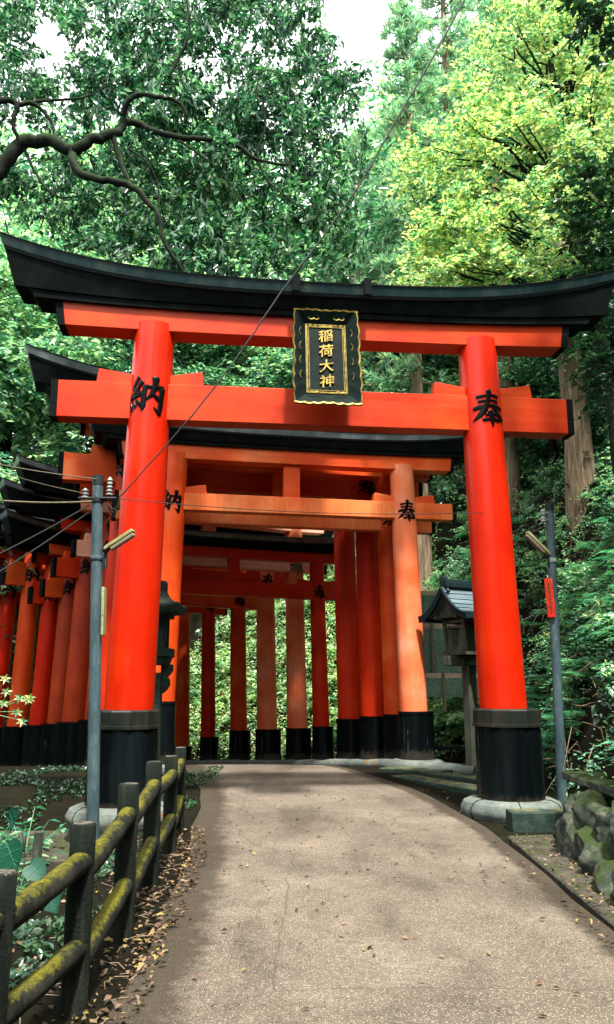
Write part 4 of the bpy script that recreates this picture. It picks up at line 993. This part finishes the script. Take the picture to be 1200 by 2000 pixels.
# sprays of leaves: (picture x, y, distance, spread) laid over the limbs' reach; sky shows between
def in_gap(x, y, gaps):
    return any(((x - gx) / gw) ** 2 + ((y - gy) / gh) ** 2 < 1 for gx, gy, gw, gh in gaps)
gaps = [(100, 105, 40, 45), (30, 260, 40, 35), (185, 300, 30, 18), (15, 150, 22, 26), (715, 40, 75, 100), (60, 300, 50, 30), (110, 230, 40, 45), (655, 20, 40, 60), (20, 480, 110, 70), (120, 560, 150, 70), (610, 480, 50, 50), (200, 445, 45, 30), (560, 350, 22, 25), (420, 120, 20, 25)]
C1 = []; D1 = []; tw = MB()
cnt = 0
while cnt < 660:
    x = random.uniform(-70, 720); y = random.uniform(-60, 545)
    if x > 660 and random.random() < (x - 660) / 80: continue
    if y > 500 and (x < 330): continue
    if y < 470 - (x - 330) * 0 and y > 400 and x < 150: 
        if random.random() < .6: continue
    if in_gap(x, y, gaps): continue
    cnt += 1
    Y = random.uniform(12.1, 14.0); c = np.array(at(x, y, Y) - ta)
    # a twig with alternating drooping leaves
    a = random.uniform(0, 2 * math.pi); L = random.uniform(.5, 1.0)
    d = np.array([math.cos(a), math.sin(a) * .7, random.uniform(-.9, .15)]); d /= np.linalg.norm(d)
    q0 = c - d * L * .6; tw.tube([q0, q0 + d * L * .5 + np.array([0, 0, .05]), q0 + d * L * 1.15], [.011, .007, .003], 4, cap=False)
    for s_ in range(random.randint(3, 6)):
        dd = d + rng.normal(size=3) * .55; dd /= np.linalg.norm(dd); st = q0 + d * L * random.uniform(.1, .9); l2 = random.uniform(.25, .5)
        n = random.randint(12, 20); t = rng.uniform(.1, 1.05, n)[:, None]
        pp = st + dd * l2 * t + rng.normal(size=(n, 3)) * .055
        C1.append(pp); ld = dd * .7 + rng.normal(size=(n, 3)) * .6 + np.array([0, 0, -.55]); D1.append(ld)
C1 = np.concatenate(C1); D1 = np.concatenate(D1)
tw.build('twigs', M['bark_moss'], t1r)
leaf_mesh('crown', C1, rng.uniform(.11, .19, len(C1)), M['crown'], .40, D=D1, parent=t1r, upn=.3)

def generic_tree(name, base, h, lean, r0, crowns, mat, bark, label, group=None, leaf=.12, width=.42, droop=.2, cat='tree', twigs=True, upn=.5):
    """crowns: list of (offset from base, radii, clumps, leaves per clump, spread)"""
    b = Vector(base); r_ = empty(name, b); tag(r_, label, cat, group)
    top = Vector((lean[0], lean[1], h)); n = 9
    path = [top * (i / n) + Vector((random.gauss(0, r0 * .3), random.gauss(0, r0 * .3), 0)) * (1 if 0 < i < n else 0) for i in range(n + 1)]
    path[0] = Vector((0, 0, -.6))
    trunk_mesh('trunk', M[bark], r_, path, [r0 * (1.25 if i == 0 else 1) * (1 - .75 * i / n) for i in range(n + 1)])
    m = MB(); pts = []; drs = []
    for off, rad, cl, per, sp in crowns:
        off = np.array(off, float); q_ = crown_points(off, rad, cl, per, sp); pts.append(q_[0]); drs.append(q_[1])
        if twigs:
            for _ in range(max(4, cl // 4)):
                d = rng.normal(size=3); d[2] = abs(d[2]) * .6; d /= np.linalg.norm(d)
                t = Vector(off + d * np.array(rad) * .85); z = max(.25, min(.95, (off[2] - rad[2] * .6) / max(h, .1))); s0 = top * z
                if s0.z > t.z: s0 = top * (t.z / h * .8) if t.z > 0 else s0
                branchy(m, s0, [t], r0 * .22, n=6)
    if m.v: m.build('limbs', M[bark], r_, angle=80)
    P = np.concatenate(pts)
    leaf_mesh('crown', P, rng.uniform(leaf * .7, leaf * 1.3, len(P)), M[mat], width, D=np.concatenate(drs), parent=r_, upn=upn)
    return r_
def zg(x, y): return float(z_ground(x, y))
def off_from(base, px, py, Y): return tuple(at(px, py, Y) - Vector(base))

# yellow green tree, right
b = (6.6, 15.6, zg(6.6, 15.6))
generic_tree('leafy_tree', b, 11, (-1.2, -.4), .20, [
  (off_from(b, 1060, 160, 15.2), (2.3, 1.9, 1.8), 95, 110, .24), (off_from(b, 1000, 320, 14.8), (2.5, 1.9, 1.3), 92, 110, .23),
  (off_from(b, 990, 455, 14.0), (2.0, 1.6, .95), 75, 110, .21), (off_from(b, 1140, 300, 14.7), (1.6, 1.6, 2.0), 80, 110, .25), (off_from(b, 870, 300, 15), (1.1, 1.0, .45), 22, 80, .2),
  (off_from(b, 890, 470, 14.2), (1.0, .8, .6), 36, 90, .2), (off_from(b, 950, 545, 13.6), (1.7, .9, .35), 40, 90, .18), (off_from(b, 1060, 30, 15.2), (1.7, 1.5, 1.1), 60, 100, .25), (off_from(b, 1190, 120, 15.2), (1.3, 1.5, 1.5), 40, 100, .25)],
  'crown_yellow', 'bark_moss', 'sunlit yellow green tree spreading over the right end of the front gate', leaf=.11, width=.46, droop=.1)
# dark tree at the right edge
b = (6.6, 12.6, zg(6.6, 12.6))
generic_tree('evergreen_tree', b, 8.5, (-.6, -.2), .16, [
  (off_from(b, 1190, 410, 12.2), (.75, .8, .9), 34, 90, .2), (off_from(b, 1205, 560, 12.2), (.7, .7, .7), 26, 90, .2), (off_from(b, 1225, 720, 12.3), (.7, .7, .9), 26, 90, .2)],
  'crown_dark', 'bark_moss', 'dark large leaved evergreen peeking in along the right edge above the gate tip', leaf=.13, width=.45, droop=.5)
b = (5.2, 7.0, zg(5.2, 7))
generic_tree('evergreen_tree', b, 9.5, (-1.0, .2), .15, [
  (off_from(b, 1190, 20, 8.4), (.55, .5, .28), 14, 60, .12), (off_from(b, 1290, 90, 8.4), (.6, .6, .5), 14, 80, .2)],
  'crown_dark', 'bark_moss', 'near dark leafed tree dipping a few twigs into the top right corner', leaf=.12, width=.45, droop=.6)

# cedars
def cedar(px, Y, h, label, r0=.3, first=.35, spread=2.4, mat='needle', bark='bark', dens=1.0, gx=None):
    x = (px - 600) / FPX * Y * 1.06; z = zg(x, Y); b = Vector((x, Y, z - .2)); r_ = empty('cedar_tree', b); tag(r_, label, 'cedar')
    trunk_mesh('trunk', M[bark], r_, [Vector((random.gauss(0, .03) if 0 < i < 9 else 0, 0, h * i / 9 if i else -3.0)) for i in range(10)], [r0 * (1.45 if i == 0 else 1) * (1 - .9 * i / 9) for i in range(10)], jit=.05)
    m = MB(); Cs, Ds = [], []
    nb = int(h * (1 - first) * 3.6 * dens)
    for i in range(nb):
        t = first + (1 - first) * (i / nb); z0 = h * t; L = spread * (1 - ((t - first) / (1 - first)) ** 1.3 * .85) * random.uniform(.6, 1.1)
        a = random.uniform(0, 2 * math.pi); d = np.array([math.cos(a), math.sin(a), random.uniform(-.1, .25)])
        p0 = np.array([0, 0, z0]); ps = [p0 + d * L * q + np.array([0, 0, -.32 * L * q * q + .15 * L * max(0, q - .7)]) for q in (0, .35, .7, 1)]
        m.tube(ps, [.045, .03, .018, .008], 5, cap=False)
        for q in np.linspace(.25, 1.05, int(7 + L * 3.5)):
            pc = p0 + d * L * q + np.array([0, 0, -.32 * L * q * q + .15 * L * max(0, q - .7)]); sd_ = rng.normal(size=3) * .22 * (1.2 - q * .4); sd_[2] *= .5
            n = 24; ctr = pc + sd_; dr = rng.normal(size=(n, 3)) * .65 + d * .9 + np.array([0, 0, .15]); dr /= np.linalg.norm(dr, axis=1, keepdims=True)
            Cs.append(ctr + dr * rng.uniform(.06, .26, n)[:, None]); Ds.append(dr)
    m.build('limbs', M[bark], r_)
    Cs = np.concatenate(Cs); leaf_mesh('crown', Cs, rng.uniform(.18, .36, len(Cs)), M[mat], .17, D=np.concatenate(Ds), parent=r_, fold=.02)
cedar(815, 24, 22, 'tall feathery cedar right of the sky gap, its needles browning inside', .30, .28, 2.6, dens=1.5)
cedar(900, 27, 26, 'tall cedar behind the yellow green tree, upper right of centre', .34, .25, 3.0, dens=1.5)
cedar(700, 30, 17, 'lower blue green cedar under the sky gap', .28, .2, 2.4, dens=1.4)
cedar(1000, 31, 23, 'far cedar top above the yellow green tree', .34, .3, 2.8)
cedar(445, 33, 17, 'cedar with a pale bare trunk between the front gate\'s two beams, left of the plaque', .30, .62, 2.2, bark='bark_pale', dens=.9)
cedar(697, 26, 14, 'slim pale cedar trunk rising just above the front gate\'s roof, right of the plaque', .15, .75, 1.3, bark='bark_pale', dens=.7)
# big bare trunk on the right bank and the slimmer one beside the pillar
cedar(1117, 19.2, 19, 'thick brown cedar trunk standing on the right bank beyond the front gate', .36, .72, 2.2, dens=.8)
cedar(992, 22.5, 18, 'slim brown cedar trunk half hidden behind the front gate\'s right pillar', .26, .62, 2.2, dens=.8)

# broadleaf trees of the wooded slope behind: three crowns, shared by copies
protos = []
def slope_tree(px, Y, h, kind, s, label, group='broadleaf trees on the slope behind the gates'):
    x = (px - 600) / FPX * Y * 1.08; z = zg(x, Y) - .3
    if len(protos) <= kind:
        mats = ['crown_mid', 'crown_mid', 'crown_yellow', 'crown']
        r_ = generic_tree('broadleaf_tree', (x, Y, z), 8.0, (.3, .1), .17, [((.2, .1, 6.0), (2.1, 2.1, 1.9), 62, 230, .42), ((-.9, .3, 4.2), (1.6, 1.5, 1.3), 34, 210, .38), ((1.2, -.3, 4.0), (1.5, 1.5, 1.3), 34, 210, .38), ((.1, -.2, 2.2), (1.9, 1.6, 1.2), 34, 200, .36)],
              mats[kind], 'bark_moss', label, group, leaf=.15 if kind != 2 else .13, droop=.15)
        protos.append(r_)
    else:
        src = protos[kind]; r_ = src.copy(); COL.objects.link(r_); r_['label'] = label; r_['group'] = group
        for ch in src.children:
            c = ch.copy(); COL.objects.link(c); c.parent = r_
    r_.location = (x, Y, z); r_.rotation_euler = (0, 0, random.uniform(0, 6.28)); k = h / 8.0 * s; r_.scale = (k * 1.1, k * 1.1, h / 8.0)
    return r_
bl = [(110, 23, 8.5, 0, 'mid green broadleaf tree directly behind the front gate\'s left roof tip'),
      (30, 27, 10, 2, 'sunlit yellow green broadleaf at the left edge under the roof tip'),
      (330, 33, 12, 3, 'dark glossy broadleaf between the front gate\'s beams, left part'),
      (-60, 21, 9, 1, 'pale green broadleaf cut by the left edge'),
      (230, 34, 15, 1, 'tall pale broadleaf behind the mossy limb'),
      (520, 33, 12, 0, 'mid green broadleaf directly behind the plaque'),
      (560, 40, 19, 3, 'tall dark broadleaf behind the crown of the near evergreen'),
      (400, 38, 19, 1, 'tall mid green broadleaf far behind the near evergreen'),
      (20, 36, 18, 1, 'tall far broadleaf at the upper left with sky around it'),
      (760, 29, 8.5, 2, 'young yellow green broadleaf right of the plaque, between the beams'),
      (650, 31, 8.5, 1, 'pale broadleaf just right of the plaque, between the beams'),
      (860, 26, 8.5, 0, 'mid green broadleaf beside the front gate\'s right pillar, between the beams'),
      (850, 34, 17, 0, 'tall mid green broadleaf filling behind the two cedars'),
      (960, 26, 12, 3, 'dark broadleaf behind the yellow green tree\'s lower boughs'),
      (1060, 22, 6.5, 3, 'dark broadleaf between the slim trunk and the thick cedar trunk'),
      (1190, 19.5, 6.5, 3, 'dark broadleaf right of the thick cedar trunk'),
      (1130, 31, 17, 1, 'tall far broadleaf at the upper right'),
      (1210, 25, 14, 0, 'tall mid green broadleaf at the right edge behind the dark evergreen'),
      (700, 38, 14, 1, 'far hazy broadleaf under the sky gap'),
      (200, 28, 8, 0, 'small broadleaf behind the front gate\'s left pillar'),
      (-150, 31, 16, 0, 'far tall broadleaf beyond the left edge'),
      (430, 30, 9, 3, 'small dark broadleaf behind the second gate\'s roof'),
      (60, 50, 25, 1, 'farthest pale broadleaf closing the bright gap at the upper left'),
      (130, 44, 14, 2, 'far yellow green broadleaf in the bright gap at the upper left'),
      (330, 46, 22, 0, 'farthest mid green broadleaf behind the mossy limb\'s crown'),
      (1010, 38, 22, 1, 'farthest tall broadleaf behind the cedars, upper right')]
for t in sorted(bl, key=lambda q: q[3]): slope_tree(t[0], t[1], t[2], t[3], random.uniform(.9, 1.1), t[4])

# unseen trees added round the viewpoint to shade and tint the place
for i, (x, y, h, k_) in enumerate([(-5, -9, 11, 0), (1, -12, 10, 1), (7, -15, 9, 0), (-9, -3, 12, 1), (-9, 4, 11, 3), (9, -3, 9, 0), (9.5, 4, 8, 1), (-3, -17, 13, 3), (5, -20, 13, 1), (-13, -10, 13, 0), (13, -9, 12, 3), (-14, 1, 13, 0)]):
    r_ = slope_tree(600, 20, h, k_, 1.15, 'unseen broadleaf tree added behind the viewpoint, outside the picture', 'unseen trees added round the viewpoint'); r_.location = (x, y, zg(x, y) - .3)
# ---------------------------------------------------------------- undergrowth
def slope_points(n, x0, x1, y0, y1, smin=.05, smax=30, lift=.12):
    out = []
    while sum(len(a) for a in out) < n:
        x = rng.uniform(x0, x1, n * 2); y = rng.uniform(y0, y1, n * 2); s = hill_s(x, y); m = (s > smin) & (s < smax)
        x, y = x[m], y[m]; out.append(np.stack([x, y, z_ground(x, y) + np.abs(rng.normal(size=len(x))) * lift], -1))
    return np.concatenate(out)[:n]
def clumped(n, per, sp, *a, **k):
    P = slope_points(n, *a, **k); Q = np.repeat(P, per, 0) + rng.normal(size=(n * per, 3)) * np.array([sp, sp, sp * .6]); return Q
def patchy(P, lo=.0):
    v = np.sin(P[:, 0] * 1.9 + P[:, 1] * .7 + P[:, 2] * 1.3) * np.sin(P[:, 1] * 1.7 - P[:, 2] * 1.1 + 2) + .5 * np.sin(P[:, 0] * 4.3 + P[:, 2] * 3.7) * np.sin(P[:, 1] * 3.9)
    return P[v > lo]
def bushes(name, n, mat, leaf, args, per=90, rad=(.35, .35, .3), width=.5, cl=4):
    Ps, Ds = [], []
    for c in slope_points(n, *args[0], **args[1]):
        if abs(c[0] - 3.5) < .85 and 8.6 < c[1] < 12.2: continue      # the foot of the pole stands clear
        k = rng.uniform(.6, 1.5); p, d = crown_points(c + [0, 0, .15], np.array(rad) * k, cl, per, .14 * k, .2); Ps.append(p); Ds.append(d)
    P = np.concatenate(Ps); return tag(leaf_mesh(name, P, rng.uniform(leaf * .6, leaf * 1.4, len(P)), M[mat], width, D=np.concatenate(Ds), upn=.6), kind='stuff')
RB = (2.8, 9, 5, 24); BB = (-9, 4, 20, 29); FB = (-16, 12, 22, 38); LB = (-26, -6, 8, 36)
U = patchy(clumped(7000, 10, .12, *RB, smax=6), -.15)
tag(leaf_mesh('undergrowth', U, rng.uniform(.03, .09, len(U)), M['ivy'], .55, droop=.1, upn=.5), kind='stuff')
bushes('bank_shrubs', 330, 'crown_mid', .085, (RB, dict(smin=.2, smax=5)))
bushes('bank_shrubs', 120, 'crown_dark', .12, (RB, dict(smin=.2, smax=6)))
bushes('bank_shrubs', 70, 'crown_yellow', .07, (RB, dict(smin=.3, smax=6)))
U = clumped(8000, 10, .14, *BB, smax=5)
tag(leaf_mesh('ground_cover', U, rng.uniform(.05, .13, len(U)), M['ivy_sun_painted'], .6, droop=.0, upn=.8), kind='stuff')
bushes('slope_shrubs', 200, 'ivy_sun_painted', .12, (BB, dict(smin=.2, smax=5)))
bushes('slope_shrubs', 60, 'crown_mid', .10, (BB, dict(smin=.2, smax=5)))
bushes('slope_shrubs', 420, 'crown_mid', .15, (FB, dict(smin=4, smax=16)), rad=(.9, .9, .7), per=110, cl=6)
bushes('slope_shrubs', 260, 'crown_mid', .15, (LB, dict(smin=.1, smax=12)), rad=(.8, .8, .7), per=110, cl=6)

# ferns: fronds with paired leaflets
def ferns(P, name, L0=.5, nfr=6, npair=11, mat='fern'):
    Cs, Ds, Ls, Ns = [], [], [], []
    for p in P:
        for _ in range(nfr):
            a = rng.uniform(0, 2 * np.pi); d = np.array([math.cos(a), math.sin(a), 0]); L = L0 * rng.uniform(.6, 1.25); sd_ = np.array([-d[1], d[0], 0])
            t = np.linspace(.12, 1, npair)
            for q in t:
                c = p + d * L * q + np.array([0, 0, L * (.75 * q - .85 * q * q)]); l = L * .30 * math.sin(min(1, q * 1.25 + .15) * math.pi * .88) + .02
                for s_ in (1, -1):
                    dd = sd_ * s_ + d * .45 + np.array([0, 0, -.15]); dd /= np.linalg.norm(dd)
                    Cs.append(c + dd * l * .5); Ds.append(dd); Ls.append(l); Ns.append([d[0] * -.3, d[1] * -.3, 1])
    return leaf_mesh(name, Cs, np.array(Ls), M[mat], .26, D=np.array(Ds), Nrm=np.array(Ns), fold=.02)
Pf = np.concatenate([slope_points(420, 3, 7.5, 6.5, 17, smax=4, lift=.35), slope_points(110, 1, 6, 16, 24, smax=3, lift=.3)])
Pf = Pf[~((np.abs(Pf[:, 0] - 3.5) < .75) & (Pf[:, 1] > 8.4) & (Pf[:, 1] < 12))]
tag(ferns(Pf, 'fern_undergrowth', .56), kind='stuff')
# hanging dry roots and twigs on the bank
m = MB()
for p in slope_points(620, 2, 6.5, 9.5, 23, smax=4, lift=.25):
    a = random.uniform(0, 6.28); l = random.uniform(.2, .7); q = Vector(p)
    m.tube([q + Vector((0, 0, .15)), q + Vector((math.cos(a) * l * .5, math.sin(a) * l * .5 - .1, .1 + random.uniform(-.1, .2))), q + Vector((math.cos(a) * l, math.sin(a) * l - .1, random.uniform(-.35, .2)))], [.007, .006, .003], 4, cap=False)
tag(m.build('dry_roots', M['twig']), kind='stuff')

# weeds among the left bases, and the broad leaved plant at the left edge
def weed(loc, h, n, lf, mat, label, group=None, name='leafy_plant', lean=(0, 0), broad=.5):
    r_ = empty(name, loc); tag(r_, label, 'plant', group); Cs, Ds = [], []; m = MB()
    for _ in range(n):
        a = random.uniform(0, 6.28); L = h * random.uniform(.6, 1.1); d = Vector((math.cos(a) * .45 + lean[0], math.sin(a) * .45 + lean[1], 1)).normalized()
        pts = [Vector((0, 0, 0)), d * L * .5 + Vector((0, 0, .03)), d * L + Vector((math.cos(a), math.sin(a), -.2)) * L * .25]; m.tube(pts, [.008, .006, .003], 5, cap=False)
        for k_ in range(7):
            t = .3 + .7 * k_ / 6; c = pts[0].lerp(pts[2], t) if t < .5 else pts[1].lerp(pts[2], (t - .5) * 2)
            b_ = random.uniform(0, 6.28); dd = Vector((math.cos(b_), math.sin(b_), -.25)); Cs.append(c + dd * lf * .55); Ds.append(dd)
    m.build('stem', M['fern'], r_); leaf_mesh('leaves', Cs, rng.uniform(lf * .7, lf * 1.2, len(Cs)), M[mat], broad, D=np.array(Ds), Nrm=np.tile([0, 0, 1.0], (len(Cs), 1)) + rng.normal(size=(len(Cs), 3)) * .3, parent=r_)
def heart_leaf(parent, c, d, nrm, L):
    d = Vector(d).normalized(); n = Vector(nrm).normalized(); s = d.cross(n).normalized(); n = s.cross(d)
    prof = [(0, 0), (-.08, .12), (-.10, .28), (-.02, .42), (.15, .50), (.38, .49), (.6, .38), (.8, .2), (.93, .07), (1.0, 0)]
    m = MB(); mid = [(t, 0) for t in (0, .1, .2, .3, .42, .54, .66, .78, .9, 1.0)]; vs = []
    for i, ((t, w), (tm, _)) in enumerate(zip(prof, mid)):
        for sg_ in (-1, 0, 1):
            tt = tm if sg_ == 0 else t
            q = c + d * tt * L + s * sg_ * w * L + n * (.10 * abs(sg_) * w * L * 2 - .12 * tt * tt * L)
            vs.append(q)
    fs = []
    for i in range(9): fs += [(i * 3, i * 3 + 1, i * 3 + 4, i * 3 + 3), (i * 3 + 1, i * 3 + 2, i * 3 + 5, i * 3 + 4)]
    m.add(vs, fs)
    lf = m.build('leaf', M['bigleaf'], parent, angle=80); m = MB()
    for i in (1, 3, 5, 6):
        for sg_ in (-1, 1):
            e = vs[min(i + 2, 9) * 3 + (0 if sg_ < 0 else 2)]; b_ = vs[i * 3 + 1]; m.tube([b_ + n * .002, b_.lerp(e, .9) + n * .003], [L * .010, L * .004], 4)
    m.tube([vs[k_ * 3 + 1] + n * .002 for k_ in range(10)], [L * .016 * (1 - k_ / 11) for k_ in range(10)], 4)
    m.build('leaf_veins', M['leaf_vein'], lf)
bp = empty('broad_leaved_plant', (-2.1, 4.45, -.6)); tag(bp, 'plant with large heart shaped teal green leaves at the left edge behind the fence', 'plant')
m = MB()
for (px, py, Y, L, dx, dz, nx, nz) in [(15, 1650, 4.6, 0.15, .5, -.9, -.2, .5), (60, 1690, 4.5, 0.12, .7, -.5, .1, .6), (20, 1610, 4.8, .13, .2, .3, -.3, .5), (45, 1745, 4.5, 0.13, .35, -.9, .0, .5), (-10, 1680, 4.4, 0.14, -.1, -1, .1, .5), (-25, 1635, 4.9, 0.14, -.5, -.6, .1, .6), (5, 1740, 4.7, 0.14, .1, -1, .3, .4), (90, 1745, 4.6, .12, .6, -.7, .1, .6)]:
    p = at(px, py, Y) - bp.location; heart_leaf(bp, p, (dx, -.25, dz), (nx, -.9, nz), L)
    m.tube([Vector((-.15, .2, .0)), (p + Vector((-.15, .2, .0))) * .6 + Vector((0, 0, .1)), p], [.008, .006, .004], 5, cap=False)
m.build('stem', M['fern'], bp)
wl = [((-2.9, 8.55, -.55), .6, 9, .11, 'crown_mid', 'leafy sapling rising beside the grey utility pole'), ((-3.7, 8.4, -.6), .55, 12, .12, 'fern', 'spreading weed in the dark hollow behind the wooden stake'), ((-4.6, 9.4, -.5), .6, 12, .14, 'crown_mid', 'spreading weed cut by the left edge in front of the black sleeves'), ((-3.1, 9.3, -.45), .75, 14, .13, 'fern', 'bushy weed at the foot of the front gate\'s left pillar'), ((-3.9, 9.0, -.5), .7, 8, .15, 'crown_mid', 'leafy weed left of the concrete plinth'), ((-3.4, 8.2, -.6), .45, 6, .12, 'fern', 'low weed growing in front of the concrete plinth'),
      ((-4.3, 10.5, -.3), .8, 9, .14, 'crown_mid', 'weed by the black sleeves at the left edge'), ((-2.0, 5.6, -.35), .22, 5, .08, 'fern', 'small seedling behind the fence, below its upper rail'), ((-1.55, 4.0, -.2), .15, 5, .07, 'fern', 'small bright seedling at the foot of the front fence post'), ((-2.7, 7.3, -.6), .35, 6, .1, 'fern', 'low weed beside the wooden stake')]
for w in wl: weed(*w)
mp_ = empty('maple_sprig', (-3.6, 7.6, -.6)); tag(mp_, 'slender maple seedling with pale starry leaves at the left edge over the red pillars', 'plant')
Cs, Ds = [], []; m = MB()
for (px, py) in ((-10, 1375), (15, 1350), (40, 1362), (55, 1365), (8, 1372), (35, 1390), (45, 1408), (12, 1325), (-10, 1335), (60, 1362)):
    p = at(px, py, 7.6) - mp_.location
    m.tube([at(-30, 1390, 7.6) - mp_.location, p], [.004, .002], 4, cap=False)
    for k_ in range(6):
        a = k_ * 1.05 + .3; dd = np.array([math.cos(a), -.3, math.sin(a) * .7 - .2]); Cs.append(np.array(p) + dd * .03); Ds.append(dd)
m.tube([Vector((-.3, 0, 0)), Vector((-.28, 0, .9)), at(-30, 1390, 7.6) - mp_.location], [.008, .006, .004], 5)
m.build('stem', M['fern'], mp_); leaf_mesh('leaves', Cs, .07, M['crown_yellow'], .34, D=np.array(Ds), Nrm=np.tile([0, -1.0, .3], (len(Cs), 1)), parent=mp_)
# soil cover left of the fence: low dark plants
x = rng.uniform(-7, -1.5, 42000); y = rng.uniform(2.5, 15, 42000); k_ = (np.sin(x * 3.1 + y) * np.sin(y * 2.3 - x) > -.1) & ~((x > -4) & (x < -1.5) & (y > 8.7) & (y < 11))
P = np.stack([x[k_], y[k_], z_ground(x[k_], y[k_]) + rng.uniform(0, .07, k_.sum())], -1)
tag(leaf_mesh('weeds', P, rng.uniform(.03, .09, len(P)), M['crown_dark'], .5, droop=0, upn=1.0), kind='stuff')

# ---------------------------------------------------------------- fallen leaves
def litter(n, fx, fy, zf, size=(.03, .075)):
    x, y = fx(n), fy(n); z = zf(x, y)
    D = rng.normal(size=(len(x), 3)); D[:, 2] *= .12; Nn = rng.normal(size=(len(x), 3)) * .35; Nn[:, 2] = 1
    return np.stack([x, y, z + rng.uniform(.006, .022, len(x))], -1), D, Nn, rng.uniform(*size, len(x))
yy = rng.uniform(1.5, 9.5, 1800); xl = np.interp(yy, [p[1] for p in LE], [p[0] for p in LE])
xx = xl - np.abs(rng.normal(size=len(yy))) * .42 + .16
zz = z_ground(xx, yy) + np.where(xx > xl, .03, 0.0) + .01
Dn = rng.normal(size=(len(yy), 3)); Dn[:, 2] *= .25; Nn = rng.normal(size=(len(yy), 3)) * .45; Nn[:, 2] = 1
tag(leaf_mesh('leaf_litter', np.stack([xx, yy, zz + rng.uniform(0, .03, len(yy))], -1), rng.uniform(.018, .07, len(yy)), M['litter'], .5, D=Dn, Nrm=Nn, fold=.14), kind='stuff')
yy = rng.uniform(2.2, 13, 330) ; xx = rng.uniform(-.9, 2.0, len(yy)); zz = z_long(yy) + .045
yy2 = rng.uniform(3, 9.3, 420); xx2 = rng.uniform(2.12, 2.6, len(yy2)); zz2 = np.full(len(yy2), .012)
yy3 = rng.uniform(3, 8, 60); xx3 = 1.97 - np.abs(rng.normal(size=60)) * .06; zz3 = np.full(60, .045)
X = np.r_[xx, xx2, xx3]; Y = np.r_[yy, yy2, yy3]; Z = np.r_[zz, zz2, zz3]
Dn = rng.normal(size=(len(X), 3)); Dn[:, 2] *= .15; Nn = rng.normal(size=(len(X), 3)) * .3; Nn[:, 2] = 1
tag(leaf_mesh('fallen_leaves', np.stack([X, Y, Z], -1), rng.uniform(.02, .065, len(X)), M['litter'], .42, D=Dn, Nrm=Nn, fold=.16), kind='stuff')
# loose grit and twigs beside the path
m = MB()
for _ in range(150):
    y = random.uniform(3, 9); x = float(np.interp(y, [p[1] for p in LE], [p[0] for p in LE])) - abs(random.gauss(0, .35)); z = zg(x, y) + .015; a = random.uniform(0, 6.28); l = random.uniform(.06, .22)
    m.tube([(x, y, z), (x + math.cos(a) * l * .5, y + math.sin(a) * l * .5, z + .012), (x + math.cos(a + .3) * l, y + math.sin(a + .3) * l, z + .004)], [.003, .003, .0015], 4)
tag(m.build('fallen_twigs', M['twig']), kind='stuff')
